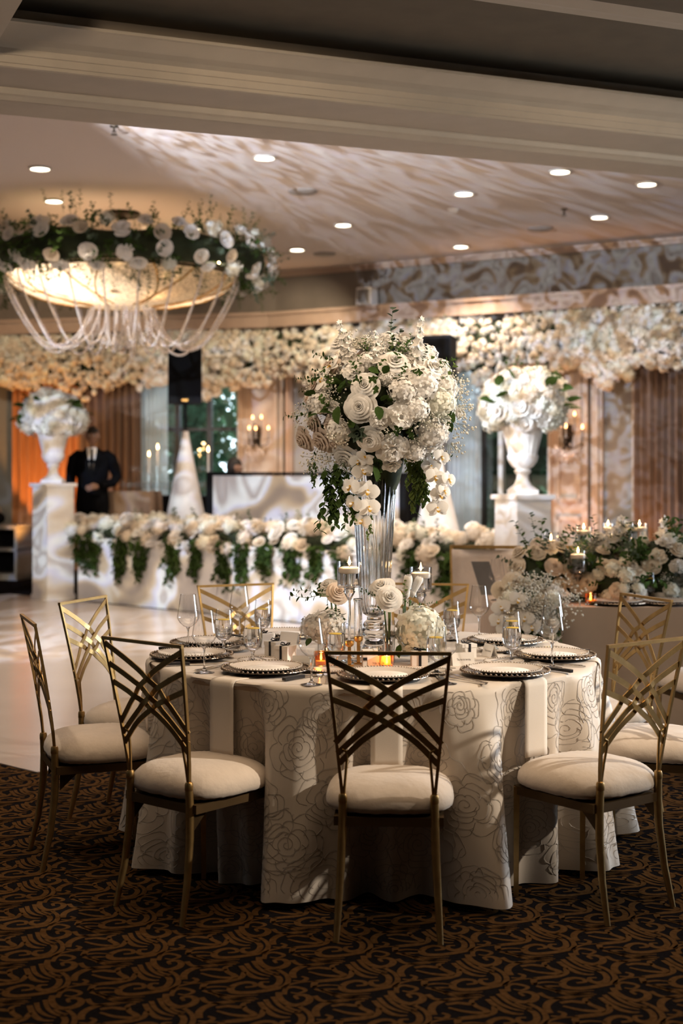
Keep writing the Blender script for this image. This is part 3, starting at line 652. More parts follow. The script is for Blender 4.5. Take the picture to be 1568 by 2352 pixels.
def trail_mesh(name, mleaf, L_=1.0, n=26, seed=5, ll=.12, lw=.36, wig=.06, side=0):
    """stems hanging along -Z with pointed leaves"""
    g = random.Random(seed); mb = MB()
    for st in range(3):
        a, b = g.uniform(-.08, .08), g.uniform(-.05, .05); ln = L_ * (1, .72, .85)[st]
        fn = lambda t: Vector((a + wig * math.sin(t * 5 + st * 2) + side * t, b - .03 * t, -ln * t))
        mb.tube([fn(i / 9) for i in range(10)], .006, 4, 1)
        for i in range(n):
            t = .05 + .95 * i / (n - 1); ph = g.uniform(0, 6.3); d = Vector((math.cos(ph), math.sin(ph) * .7, -g.uniform(.3, 1.1))).normalized()
            M = Matrix.Translation(fn(t)) @ d.to_track_quat('X', 'Z').to_matrix().to_4x4(); l_ = ll * g.uniform(.7, 1.25); leaf_(mb, M, l_, l_ * lw, 0, .03)
    return mb.mesh(name, [mleaf, M_stem])
def breath_mesh(name, n=46, seed=6, r=.050):
    g = random.Random(seed); mb = MB()
    for i in range(n):
        d = Vector((g.gauss(0, .5), g.gauss(0, .5), abs(g.gauss(.5, .4)))); p = d.normalized() * g.uniform(.45, 1.0)
        mb.ico(p, r * g.uniform(.75, 1.35))
        if i % 2 == 0: mb.tube([p * .2, p], .004, 3, 1, False)
    return mb.mesh(name, [M_breath, M_stem])
def delphinium_mesh(name, n=22, seed=7):
    g = random.Random(seed); mb = MB(); mb.tube([(0, 0, 0), (.01, 0, .5), (0, .01, 1.0)], [.012, .010, .005], 5, 1)
    for i in range(n):
        t = .12 + .86 * i / (n - 1); ph = i * 2.4; s_ = .140 * (1.1 - .72 * t) * g.uniform(.85, 1.15); d = Vector((math.cos(ph), math.sin(ph), .55)).normalized(); p = Vector((0, 0, t)) + d * .065 * (1.15 - t * .75)
        M = TRS(p, face(d, g.random() * 6), s_)
        mb.tube([(0, 0, t - .02), p], .003, 3, 1, False)
        for j in range(5):
            q = j * 2 * math.pi / 5; c, k = math.cos(q), math.sin(q); P = lambda x, y, z_: (x * c - y * k, x * k + y * c, z_)
            mb.add([P(0, 0, -.1), P(.55, -.45, .2), P(1.05, 0, .45), P(.55, .45, .2)], [(0, 1, 2), (0, 2, 3)], 0, True, M)
    return mb.mesh(name, [M_petal, M_stem])
def succulent_mesh(name):
    mb = MB()
    for k, (n, L_, el) in enumerate(((7, 1.0, .25), (6, .8, .6), (5, .55, 1.0), (3, .35, 1.35))):
        for i in range(n):
            a = 2 * math.pi * i / n + k * .5; d = Vector((math.cos(a) * math.cos(el), math.sin(a) * math.cos(el), math.sin(el)))
            leaf_(mb, d.to_track_quat('X', 'Z').to_matrix().to_4x4(), L_, .22, 0, -.15)
    return mb.mesh(name, [M_euc])
def tulip_mesh(name, m):
    mb = MB()
    for k in range(2):
        for i in range(3): petal(mb, 2 * math.pi * i / 3 + k * 1.05, .12, .30 - .04 * k, -.1, 1.0, .95, .05, -.14, 5, 6)
    mb.ico((0, 0, .1), (.2, .2, .3)); return mb.mesh(name, m)
FL = dict(rose=[rose_mesh('rose', M_petal, True, s) for s in (1, 2, 3)], rose_c=[rose_mesh('rose_cream', M_petal_c, True, s) for s in (4, 5)], rose_b=[rose_mesh('rose_blush', M_petal_b, True, 6)],
          peony=[peony_mesh('peony', M_petal, s) for s in (1, 2, 3)], peony_c=[peony_mesh('peony_cream', M_petal_c, 4)],
          hyd=[hydrangea_mesh('hydrangea', M_hyd, 56, s) for s in (1, 2)], hyd_w=[hydrangea_mesh('hydrangea_white', M_petal, 50, 3)],
          rose_lo=[rose_mesh('rose_far', M_petal, False, s) for s in (7, 8)], rosec_lo=[rose_mesh('rose_far_cream', M_petal_c, False, 9)],
          peony_lo=[peony_mesh('peony_far', M_petal, s, False) for s in (5, 6)], hyd_lo=[hydrangea_mesh('hydrangea_far', M_hyd, 34, 5, 4, False)], hydc_lo=[hydrangea_mesh('hydrangea_far_cream', M_petal_c, 34, 6, 4, False)],
          bl=[blossom_mesh('blossom_head', M_petal, 13, s) for s in (1, 2)], blc=[blossom_mesh('blossom_head_cream', M_petal_c, 13, 3)],
          orchid=[orchid_mesh('orchid')], breath=[breath_mesh('baby_breath', 46, s) for s in (1, 2)], delph=[delphinium_mesh('delphinium')],
          sprig=[sprig_mesh('ruscus_sprig', M_leaf, 11, 1.0, s) for s in (1, 2)], sprig_l=[sprig_mesh('light_sprig', M_leaf_l, 11, 1.0, 3)], euc=[sprig_mesh('eucalyptus_sprig', M_euc, 13, 1.0, 5, .42, .15)],
          trail=[trail_mesh('ivy_trail', M_leaf, 1.0, 24, s) for s in (1, 2)], trail_l=[trail_mesh('light_trail', M_leaf_l, 1.0, 24, 3)], succ=[succulent_mesh('succulent')], tulip=[tulip_mesh('tulip', M_petal)])
def bigleaf(name, m):
    mb = MB(); leaf_(mb, Matrix.Identity(4), 1.0, .33, 0, .18); return mb.mesh(name, m)
FL['leaf'] = [bigleaf('broad_leaf', M_leaf)]
NAMES = dict(rose='rose', rose_c='rose', rose_b='rose', rose_lo='rose', rosec_lo='rose', peony='peony', peony_c='peony', peony_lo='peony', hyd='hydrangea', hyd_w='hydrangea', hyd_lo='hydrangea', hydc_lo='hydrangea',
             bl='blossom_head', blc='blossom_head', orchid='orchid_bloom', breath='baby_breath_sprig', delph='delphinium_stalk', sprig='leaf_sprig', sprig_l='leaf_sprig', euc='eucalyptus_sprig', trail='trailing_greenery', trail_l='trailing_greenery', succ='succulent', tulip='tulip', leaf='broad_leaf')
def bloom(kind, parent, loc, d, s, spin=None, g=rnd):
    me = g.choice(FL[kind])
    o = put(NAMES[kind], me, parent, loc, face(d, g.uniform(0, 6.28) if spin is None else spin), s)
    if kind == 'breath': o['kind'] = 'stuff'
    return o
def leafat(parent, loc, d, s, g=rnd):
    q = Vector(d).to_track_quat('X', 'Z') @ Quaternion((1, 0, 0), g.uniform(-.8, .8)); return put('broad_leaf', FL['leaf'][0], parent, loc, q, s)
# ================================================================== NEAR TABLE
TC = Vector((0.128, 5.87)); TR = 0.915; TZ = 0.76
# chairs: middle of the rear feet and facing direction
CH = {  # key: (x, y, fx, fy)
    'A': (0.150, 4.575, 0.06, 1.0), 'B': (-0.660, 4.857, 0.65, 0.76), 'C': (1.022, 4.855, -0.61, 0.79), 'D': (-1.19, 5.54, 0.94, 0.34), 'E': (-1.127, 6.355, 0.935, -0.35),
    'F': (-0.52, 7.13, 0.38, -0.92), 'G': (0.44, 7.19, -0.17, -0.985), 'H': (1.36, 6.48, -0.92, -0.38), 'I': (1.475, 5.56, -0.96, 0.27)}
PL = {'A': (0.15, 5.165), 'B': (-.284, 5.33), 'C': (.606, 5.27), 'D': (-.602, 5.72), 'E': (-.57, 6.12), 'F': (-.254, 6.44), 'G': (.29, 6.55), 'H': (.714, 6.2), 'I': (.855, 5.72)}
ANG = {}
for k, (x, y, fx, fy) in CH.items():
    ANG[k] = math.atan2(y - TC.y, x - TC.x)
def adist(a, b): return abs((a - b + math.pi) % (2 * math.pi) - math.pi)
def cloth_r(th, z):
    """radius of the hanging cloth: pressed in at the chairs, swelling in folds between them"""
    s_ = min(1, max(0, (TZ - z) / TZ)); d = min(adist(th, a) for a in ANG.values()); g = smooth(R(9), R(16), d)
    rb = .80 + .195 * g + .05 * smooth(-.2, .9, math.cos(th - R(-18)))
    r = TR + .006 + (rb - TR) * s_ ** (.58 + .25 * g)
    amp = (.012 + .046 * s_) * min(1, s_ * 3.5)
    r += amp * (math.sin(21 * th + 1.6 * math.sin(4 * th + .5)) * .8 + .45 * math.sin(37 * th + 2 * math.sin(3 * th)))
    return r
def tablecloth():
    mb = MB(); n = 420; uv = []
    rows = [(r, TZ + .004, 0) for r in (.02, .3, .6, .8, .88)] + [(.905, TZ + .003, 0), (.914, TZ - .002, 0)]
    zs = [TZ - .012 - (TZ - .022) * (i / 34) for i in range(35)]
    vs_ = []
    for r, z, _ in rows:
        for j in range(n):
            t = 2 * math.pi * j / n; vs_.append((TC.x + r * math.cos(t), TC.y + r * math.sin(t), z)); uv.append((r * math.cos(t), r * math.sin(t)))
    for z in zs:
        for j in range(n):
            t = 2 * math.pi * j / n; r = cloth_r(t, z); zz = z + (.012 * math.sin(9 * t) + .006) * smooth(.1, .02, z)
            vs_.append((TC.x + r * math.cos(t), TC.y + r * math.sin(t), max(.006, zz))); uv.append((t * .95 + 7, -(TZ - z)))
    k = len(rows) + len(zs)
    fs = [(i * n + j, (i + 1) * n + j, (i + 1) * n + (j + 1) % n, i * n + (j + 1) % n) for i in range(k - 1) for j in range(n)]
    mb.add(vs_, [f[::-1] for f in fs]); me = mb.mesh('round_tablecloth', M_damask)
    ul = me.uv_layers.new(name='cloth'); L0 = []
    for p in me.polygons:
        us = [uv[v] for v in p.vertices]
        if max(u[0] for u in us) - min(u[0] for u in us) > 3: us = [(u[0] + 2 * math.pi * .95, u[1]) if u[0] < 10 else u for u in us]
        for u in us: L0 += [u[0], u[1]]
    ul.data.foreach_set('uv', L0)
    o = put('round_tablecloth', me); tag(o, 'ivory satin tablecloth with rose outline embroidery draped over the near round table', 'tablecloth')
    # satin-stitched rose outlines following the hanging cloth
    g = random.Random(4); eb = MB(); per = 2 * math.pi * .95
    def stroke(pts):
        pts = [p for p in pts if -.725 < p[1] < -.012]
        if len(pts) < 3: return
        vs_ = []; P = []
        for u, v in pts: th = u / .95; r = cloth_r(th, TZ + v) + .0016; P.append(Vector((TC.x + r * math.cos(th), TC.y + r * math.sin(th), TZ + v)))
        for i, p in enumerate(P):
            t_ = (P[min(i + 1, len(P) - 1)] - P[max(i - 1, 0)]).normalized(); n_ = Vector((p.x - TC.x, p.y - TC.y, 0)).normalized(); b_ = t_.cross(n_) * .00125; vs_ += [p + b_, p - b_]
        eb.add(vs_, [(q, q + 1, q + 3, q + 2) for q in range(0, len(vs_) - 2, 2)])
    def rose(cx, cz, R_):
        a0 = g.uniform(0, 6.3); ax = g.uniform(.8, 1.15)
        E = lambda a, r: (cx + R_ * ax * r * math.cos(a), cz + R_ * r * math.sin(a))
        stroke([E(a0 + i * .42, .04 + .0125 * i) for i in range(22)])
        for rk, n_ in ((.40, 3), (.60, 4), (.82, 5), (1.05, 6)):
            for j in range(n_):
                s0 = a0 + rk * 5 + 2 * math.pi * j / n_ + g.uniform(-.2, .2); w_ = 2 * math.pi / n_ * g.uniform(.95, 1.25); k_ = g.uniform(.92, 1.08)
                stroke([E(s0 + w_ * t, rk * k_ * (.74 + .30 * math.sin(math.pi * t) ** .7 + .05 * math.sin(3 * math.pi * t))) for t in [q / 9 for q in range(10)]])
    for row in range(5):
        for col in range(25):
            cx = (col + .5 * (row % 2) + g.uniform(-.12, .12)) * per / 25; cz = -.075 - row * .155 + g.uniform(-.025, .025); rose(cx, cz, g.uniform(.075, .105))
            for k in range(2):
                x_, z_ = cx + per / 50 + g.uniform(-.03, .03), cz + g.uniform(-.08, .08); a_ = g.uniform(0, 6.3); pts = []
                for q in range(12): pts.append((x_, z_)); a_ += .35 * math.sin(q * .9 + k); x_ += .011 * math.cos(a_); z_ += .011 * math.sin(a_)
                stroke(pts)
    e = eb.build('rose_embroidery', M_thread, o); e['kind'] = 'stuff'; e['label'] = 'grey satin stitched rose outlines'
tablecloth()
t = thing('round_table', 'round banquet table hidden under the embroidered ivory cloth', 'table', (TC.x, TC.y, 0))
mb = MB(); mb.lathe([(.01, .758), (.90, .758), (.912, .75), (.912, .735), (.90, .73), (.01, .73)], 48); mb.build('tabletop', M_tan, t)
for a in (45, 135, 225, 315):
    mb = MB(); mb.tube([(.45 * math.cos(R(a)), .45 * math.sin(R(a)), .73), (.55 * math.cos(R(a)), .55 * math.sin(R(a)), .0)], .015, 8); mb.build('leg', M_grey, t)
# ------------------------------------------------------------------ gold fan-back chairs
def yb(z): return -.080 * max(0, (z - .46) / .48) ** 1.25
def chair_meshes():
    P = []
    ZT = .939
    L3 = [[(-.194, -.018), (-.093, -.0685), (-.0177, -.113), (.053, -.166), (.106, -.223), (.172, -.300)],
          [(-.187, -.090), (-.106, -.126), (-.040, -.161), (.0265, -.21), (.093, -.267), (.166, -.335)],
          [(-.180, -.154), (-.093, -.188), (-.035, -.214), (.0265, -.25), (.093, -.298), (.160, -.368)]]
    paths = [[(x, z) for x, z in ((p.x, p.y) for p in crom([(a, b, 0) for a, b in pts], 8))] for pts in L3]
    fam = [paths, [[(-x, z) for x, z in p] for p in paths]]
    for f in (0, 1):
        for i in range(3):
            pts = []
            for x, z in fam[f][i]:
                off = 0
                for j in range(3):
                    dd = min((x - a) ** 2 + (z - b) ** 2 for a, b in fam[1 - f][j]); sg = 1 if (i + j + f) % 2 else -1
                    off += sg * .0042 * math.exp(-dd / .00028)
                pts.append((x, yb(ZT + z) + off, ZT + z))
            mb = MB(); mb.ribbon(pts, .0195, .0038, (0, 1, 0)); P.append(('lattice_band', mb.mesh('lattice_band', M_gold), None))
    # back frame: two splayed posts and top rail
    mb = MB()
    post = lambda s_: [(s_ * (.150 + .047 * ((z - .46) / .48)), yb(z), z) for z in (.455, .52, .58, .64, .70, .76, .82, .88, .92, ZT)]
    for s_ in (-1, 1): mb.ribbon(post(s_), .0105, .0105, (0, 1, 0))
    mb.ribbon([(-.2025, yb(ZT), ZT), (.2025, yb(ZT), ZT)], .0115, .012, (0, 1, 0)); P.append(('back_frame', mb.mesh('back_frame', M_gold), None))
    for s_ in (-1, 1):
        mb = MB(); mb.tube([(s_ * .146, 0, .455), (s_ * .140, yb(.53), .53), (s_ * .134, yb(.60), .595), (s_ * .137, yb(.615), .612), (s_ * .150, yb(.62), .618)], .0048, 8); P.append(('side_strut', mb.mesh('side_strut', M_gold), None))
        mb = MB(); mb.lathe([(.001, .472), (.012, .470), (.0145, .463), (.0145, .444), (.012, .440)], 14, 0, Matrix.Translation((s_ * .149, 0, 0))); P.append(('collar', mb.mesh('collar', M_gold), None))
        mb = MB(); mb.tube([(s_ * .149, 0, .45), (s_ * .150, .003, .38), (s_ * .153, 0, .28), (s_ * .160, -.018, .14), (s_ * .168, -.05, 0)], [.0135, .0145, .014, .0125, .0095], 14); P.append(('leg', mb.mesh('rear_leg', M_gold), None))
        mb = MB(); mb.tube([(s_ * .172, .375, .392), (s_ * .172, .378, .0)], [.0150, .0125], 4); me = mb.mesh('front_leg', M_gold, False); P.append(('leg', me, None))
    mb = MB()
    for s_ in (-1, 1): mb.box((s_ * .168, .19, .380), (.022, .37, .030))
    mb.box((0, .375, .380), (.35, .022, .030)); mb.box((0, .006, .380), (.30, .020, .030)); mb.box((0, .19, .388), (.33, .36, .012))
    for s_ in (-1, 1): mb.add([(s_ * .15, .02, .365), (s_ * .15, .09, .365), (s_ * .15, .02, .30)], [(0, 1, 2), (2, 1, 0)], 0, False)
    P.append(('seat_frame', mb.mesh('seat_frame', M_gold_d), None))
    mb = MB()
    def cush(u, v):
        th = u * 2 * math.pi; ph = (v - .5) * math.pi; ct, st = math.cos(th), math.sin(th); e = .62
        sx = math.copysign(abs(ct) ** e, ct); sy = math.copysign(abs(st) ** e, st); c = max(0, math.cos(ph)) ** .62; z = math.sin(ph)
        zz = .425 + (.080 * max(0, z) ** .9 if z > 0 else -.032 * abs(z) ** .6)
        wr = 0.004 * math.sin(46 * th + 3 * math.sin(7 * th)) * smooth(.1, -.9, z) * c
        return ((.215 + wr) * sx * c, .20 + (.212 + wr) * sy * c, zz + .0016 * math.sin(31 * th) * c)
    mb.grid(cush, 72, 17, 0, None, True); P.append(('seat_cushion', mb.mesh('seat_cushion', M_seat), None))
    return P
CHAIR = chair_meshes()
def chair(key, x, y, fx, fy, lab, group='gold fan-back chairs around the near round table'):
    f = Vector((fx, fy)).normalized(); t = thing('banquet_chair', lab, 'chair', (x + f.x * .05, y + f.y * .05, 0), math.atan2(f.y, f.x) - math.pi / 2, group)
    for nm, me, _ in CHAIR: put(nm, me, t)
    return t
CL = {'A': 'gold fan-back chair seen squarely from behind, nearest the camera at centre', 'B': 'gold fan-back chair with dark back at front left of the round table',
      'C': 'gold fan-back chair with bright back at front right of the round table', 'D': 'gold fan-back chair seen edge-on at the far left of the round table',
      'E': 'gold fan-back chair at rear left standing next to the white dance floor', 'F': 'gold fan-back chair behind the table, left of the tall vase',
      'G': 'gold fan-back chair behind the table, right of the tall vase', 'H': 'gold fan-back chair between the round table and the long beige table',
      'I': 'gold chair at the right picture edge, only its ivory seat showing'}
for k, v in CH.items(): chair(k, *v, CL[k])
# ------------------------------------------------------------------ place settings
SEAT = {'A': 'before the nearest middle chair', 'B': 'before the front left chair', 'C': 'before the front right chair', 'D': 'before the edge-on left chair',
        'E': 'before the rear left chair', 'F': 'before the back chair left of vase', 'G': 'before the back chair right of vase',
        'H': 'before the rear right chair', 'I': 'before the right-edge chair'}
mb = MB(); fl = lambda q, z: 1 + .012 * math.sin(36 * q)
mb.lathe([(.001, .004), (.10, .004), (.115, .009), (.160, .013), (.167, .0145), (.168, .012), (.118, .003), (.10, 0), (.001, 0)], 108, 0, None, lambda q, z: 1 + (.014 * math.sin(36 * q) if z > .009 else 0)); charger_me = mb.mesh('charger_plate', M_char)
mb = MB()
for i in range(54):
    q = 2 * math.pi * i / 54; mb.ico((.163 * math.cos(q), .163 * math.sin(q), .0165), .0052)
chargerb_me = mb.mesh('beaded_rim', M_char)
mb = MB(); mb.lathe([(.001, .006), (.085, .006), (.10, .012), (.134, .018), (.137, .0185), (.137, .016), (.104, .007), (.085, 0), (.001, 0)], 60); plate_me = mb.mesh('dinner_plate', M_plate)
mb = MB()
for i in range(72):
    q = 2 * math.pi * i / 72; mb.ico((.1345 * math.cos(q), .1345 * math.sin(q), .0195), .0034)
plateb_me = mb.mesh('beaded_rim', M_bead)
mb = MB(); mb.lathe([(.001, .012), (.094, .012), (.095, .0112), (.095, .0102), (.001, .0102)], 48); menu_me = mb.mesh('round_menu_card', M_paper)
def scribble(mb, x0, x1, y, h, g, z, m=0, wd=.0011):
    x = x0
    while x < x1:
        L_ = g.uniform(.006, .012); pts = []
        for i in range(7):
            pts.append((x + L_ * i / 6, y + h * (.5 + .5 * math.sin(i * 2.2 + g.random())) * (1.8 if i == 1 and x == x0 else 1), z))
        vs_ = []
        for p in pts: vs_ += [(p[0], p[1] - wd, p[2]), (p[0] + wd * .4, p[1] + wd, p[2])]
        mb.add(vs_, [(q, q + 1, q + 3, q + 2) for q in range(0, len(vs_) - 2, 2)], m, False); x += L_ + (.0015 if g.random() < .8 else .006)
g5 = random.Random(5); mb = MB()
for yy, a, b, h in ((.035, -.03, .03, .007), (.012, -.05, .05, .003), (-.004, -.045, .045, .003), (-.022, -.05, .05, .003), (-.038, -.035, .035, .003)): scribble(mb, a, b, yy, h, g5, .0124)
menutext_me = mb.mesh('menu_script', mat('faint_silver_ink', (.42, .39, .36), .5, var=.1))
mb = MB(); mb.lathe([(.001, .004), (.05, .004), (.062, .009), (.078, .012), (.080, .0115), (.062, .006), (.05, 0), (.001, 0)], 48); bread_me = mb.mesh('bread_plate', M_plate)
mb = MB()
for i in range(48):
    q = 2 * math.pi * i / 48; mb.ico((.0775 * math.cos(q), .0775 * math.sin(q), .0125), .0026)
breadb_me = mb.mesh('beaded_rim', M_bead)
# cutlery lies along +Y, handle end at -Y
def fork_me():
    mb = MB(); H = MB()
    mb.ribbon([(0, .0, .006), (0, .03, .005), (0, .06, .008), (0, .075, .012)], [.007, .006, .016, .022], .002, (0, 0, 1))
    for i in range(4): mb.ribbon([(-.0085 + .0057 * i, .073, .0115), (-.0085 + .0057 * i, .10, .010), (-.0080 + .0053 * i, .122, .004)], .0028, .0018, (0, 0, 1))
    mb.ribbon([(0, -.10, .003), (0, -.06, .004), (0, .0, .006)], [.013, .010, .007], .003, (0, 0, 1)); return mb.mesh('fork', M_steel)
fork_m = fork_me()
mb = MB(); mb.ribbon([(0, .0, .006), (.001, .06, .006), (.002, .105, .005), (-.004, .128, .004)], [.016, .018, .017, .004], .0018, (0, 0, 1)); blade_me = mb.mesh('blade', M_steel)
mb = MB(); mb.ribbon([(0, -.105, .008), (0, -.09, .009), (0, -.03, .009), (0, .002, .007)], [.018, .021, .017, .014], .011, (0, 0, 1)); handle_me = mb.mesh('handle', M_handle)
mb = MB(); mb.ribbon([(0, -.08, .006), (0, -.02, .006), (0, .02, .005), (0, .07, .004), (0, .085, .004)], [.011, .008, .009, .016, .006], .0022, (0, 0, 1)); butter_me = mb.mesh('butter_knife', M_steel)
mb = MB(); mb.add([(-.045, -.016, 0), (.045, -.016, 0), (.045, 0, .05), (-.045, 0, .05), (-.045, .016, 0), (.045, .016, 0)], [(0, 1, 2, 3), (3, 2, 5, 4)], 0, False)
card_me = mb.mesh('place_card', M_paper)
card_txt = []
for s_ in (1, 2, 3):
    g_ = random.Random(s_); mb = MB(); t2 = MB(); scribble(t2, -.026, .024 - .006 * s_ % .01, .020, .006, g_, 0)
    mb.add([(x, -.0165 + .32 * y - .0008, y) for x, y, z in t2.v], t2.f, 0, False); card_txt.append(mb.mesh('handwritten_name', M_ink))
mb = MB(); mb.box((0, 0, .0225), (.062, .062, .045)); boxb = mb.mesh('box_body', M_paper)
mb = MB(); mb.box((0, 0, .050), (.066, .066, .014)); boxl = mb.mesh('lid', M_paper)
mb = MB()
for a, b in (((.012, .0005), (0, .033)), ((.012, .0005), (0, -.033))): mb.box((0, b[1], .0285), (.0105, .0014, .0575))
mb.box((0, 0, .0576), (.0105, .0675, .0014))
for s_ in (-1, 1): mb.tube([(0, 0, .058), (s_ * .008, .004, .066), (s_ * .020, .003, .068), (s_ * .020, -.004, .061), (0, 0, .058)], .0024, 6)
boxr = mb.mesh('ribbon', M_ribbon)
# wine glass: angular bowl on a tall stem; thin shell bowl, solid stem and foot
mb = MB(); mb.lathe([(.010, .098), (.020, .103), (.036, .118), (.0455, .134), (.0462, .140), (.044, .155), (.0385, .190), (.0325, .232), (.0323, .2352), (.0318, .2360), (.0312, .2352), (.0314, .2335)], 40)
wg_bowl = mb.mesh('bowl', M_glass)
mb = MB(); mb.lathe([(.001, .0), (.038, .0), (.0385, .0012), (.030, .003), (.012, .007), (.005, .014), (.0036, .03), (.0034, .075), (.0045, .088), (.0085, .0965), (.0098, .099), (.001, .0985)], 28); wg_stem = mb.mesh('stem', M_crystal)
mb = MB(); mb.lathe([(.008, .047), (.020, .050), (.032, .062), (.0375, .082), (.0385, .10), (.037, .125), (.033, .160), (.0323, .1752), (.0318, .1760), (.0312, .1752), (.0314, .1735)], 36); gb_bowl = mb.mesh('bowl', M_glass)
mb = MB(); mb.lathe([(.001, 0), (.034, 0), (.0345, .0015), (.026, .0035), (.010, .008), (.006, .018), (.006, .034), (.009, .044), (.011, .048), (.001, .0475)], 28); gb_stem = mb.mesh('stem', M_crystal)
mb = MB(); mb.lathe([(.001, .0505), (.018, .052), (.0305, .0635), (.0358, .083), (.0368, .10), (.0355, .125), (.0345, .1345), (.001, .1345)], 32); gb_water = mb.mesh('water', M_water)
mb = MB(); g_ = random.Random(9)
for i in range(4):
    q = face((g_.gauss(0, 1), g_.gauss(0, 1), g_.gauss(0, 1)), 1); mb.box((0, 0, 0), (.02, .018, .02), 0, TRS((g_.uniform(-.016, .016), g_.uniform(-.016, .016), .070 + .010 * i), q), .9)
gb_ice = mb.mesh('ice_cube', M_ice)
mb = MB(); mb.lathe([(.001, .1375), (.024, .1375), (.0255, .1365), (.0255, .1345), (.001, .1345)], 20, 0); gb_lem = mb.mesh('lemon_slice', M_lemon)
def napkin(key):
    th = math.atan2(PL[key][1] - TC.y, PL[key][0] - TC.x); ux, uy = math.cos(th), math.sin(th); mb = MB(); W_ = .056
    rows = [(.66, TZ + .0075), (.80, TZ + .0075), (.895, TZ + .0075), (.914, TZ + .005), (.924, TZ - .004)] + [(None, TZ - .02 - .028 * i) for i in range(10)]
    def fn(u, v):
        i = int(round(v * (len(rows) - 1))); r, z = rows[i]; c = (u - .5) * 2 * W_
        a = th + c / .92
        if r is None: r = max(.926, max(cloth_r(th + q * W_ / .92, z2) for q in (-1, -.6, -.3, 0, .3, .6, 1) for z2 in (z, z + .03, z - .03)) + .006); return (TC.x + r * ux - uy * c, TC.y + r * uy + ux * c, z)
        return (TC.x + r * ux - uy * c, TC.y + r * uy + ux * c, z)
    mb.grid(fn, 7, len(rows)); o = mb.build('folded_napkin', M_nap); md = o.modifiers.new('thickness', 'SOLIDIFY'); md.thickness = .003; md.offset = 1
    tag(o, 'folded ivory napkin hanging over the table edge ' + SEAT[key], 'napkin', 'napkins on the near table')
def place(key):
    th = SEAT[key]; x, y = PL[key]; cx, cyy, fx, fy = CH[key]; f = (TC - Vector((x, y))).normalized(); r = Vector((f.y, -f.x)); rz = math.atan2(f.y, f.x) - math.pi / 2; zt = TZ + .005
    P = lambda a, b, z=0: (x + r.x * a + f.x * b, y + r.y * a + f.y * b, zt + z)
    t = thing('charger_plate', 'smoky silver charger with scalloped beaded rim ' + th, 'plate', P(0, 0, .0035), rz, 'charger plates'); put('plate_body', charger_me, t); put('beaded_rim', chargerb_me, t)
    t = thing('dinner_plate', 'ivory dinner plate with beaded silver rim ' + th, 'plate', P(0, 0, .0085), rz, 'dinner plates'); put('plate_body', plate_me, t); put('beaded_rim', plateb_me, t)
    t = thing('menu_card', 'round white menu card lying on the plate ' + th, 'card', P(0, 0, .0045), rz, 'menu cards'); put('card', menu_me, t); put('script_lettering', menutext_me, t)
    napkin(key)
    g = random.Random(ord(key))
    for i, a in enumerate((-.205, -.232)):
        o = put('fork', fork_m, None, P(a, -.02 - .012 * i)); o.rotation_euler = (0, 0, rz + R(g.uniform(-5, 5))); tag(o, ('inner' if i == 0 else 'outer') + ' steel fork left of the plate ' + th, 'fork', 'forks on the near table')
    t = thing('table_knife', 'steel knife with black handle right of the plate ' + th, 'knife', P(.205, -.03), rz + R(g.uniform(-5, 5)), 'knives on the near table'); put('blade', blade_me, t); put('handle', handle_me, t)
    t = thing('bread_plate', 'small ivory bread plate with beaded rim ' + th, 'plate', P(-.20, .185), rz, 'bread plates'); put('plate_body', bread_me, t); put('beaded_rim', breadb_me, t)
    o = put('butter_knife', butter_me, None, P(-.185, .185, .0125)); o.rotation_euler = (0, 0, rz + R(60)); tag(o, 'steel butter knife on the bread plate ' + th, 'knife', 'butter knives')
    return P, rz
WG = {'A': (.372, 5.05), 'B': (-.106, 5.03), 'C': (.807, 5.45), 'D': (-.513, 5.32), 'E': (-.643, 5.965), 'F': (-.458, 6.40), 'H': (.619, 6.4), 'I': (.885, 5.96)}
GB = {'A': (.354, 5.30), 'B': (-.022, 5.42), 'C': (.673, 5.62), 'D': (-.349, 5.60), 'E': (-.49, 5.92), 'F': (-.352, 6.36), 'H': (.488, 6.30), 'I': (.70, 5.86)}
CARD = {'A': (870, 5.42, 6), 'B': (697, 5.42, -18), 'C': (1062, 5.52, 14), 'F': (665, 6.2, 150), 'I': (1124, 5.78, -70)}
BOX = {'B': (655, 5.68, -32), 'A': (962, 5.53, 4), 'C': (1070, 5.75, 22), 'D': (632, 5.82, -40), 'E': (608, 6.10, -60)}
for k in CH:
    P, rz = place(k)
    if k in WG:
        t = thing('wine_glass', 'clear wine glass with angular bowl and tall stem ' + SEAT[k], 'wine glass', (*WG[k], TZ + .0045), 0, 'wine glasses on the near table'); put('bowl', wg_bowl, t); put('stem', wg_stem, t)
    if k in GB:
        t = thing('water_goblet', 'short goblet of iced water with lemon slice ' + SEAT[k], 'water glass', (*GB[k], TZ + .0045), ord(k) * 1.3, 'water goblets on the near table')
        put('bowl', gb_bowl, t); put('stem', gb_stem, t); put('water', gb_water, t); put('ice', gb_ice, t); o = put('lemon_slice', gb_lem, t, (.003, 0, -.001)); o['label'] = 'yellow lemon slice'
    if k in CARD:
        px, Y, a = CARD[k]; t = thing('place_card', 'white folded name card with handwriting ' + SEAT[k], 'card', ((px - PX) * Y / F, Y, TZ + .0045), R(a), 'place cards'); put('card', card_me, t); put('handwritten_name', card_txt[ord(k) % 3], t)
    if k in BOX:
        px, Y, a = BOX[k]; t = thing('favour_box', 'small white gift box tied with black ribbon ' + SEAT[k], 'box', ((px - PX) * Y / F, Y, TZ + .0045), R(a), 'favour boxes'); put('box_body', boxb, t); put('lid', boxl, t); put('ribbon', boxr, t)
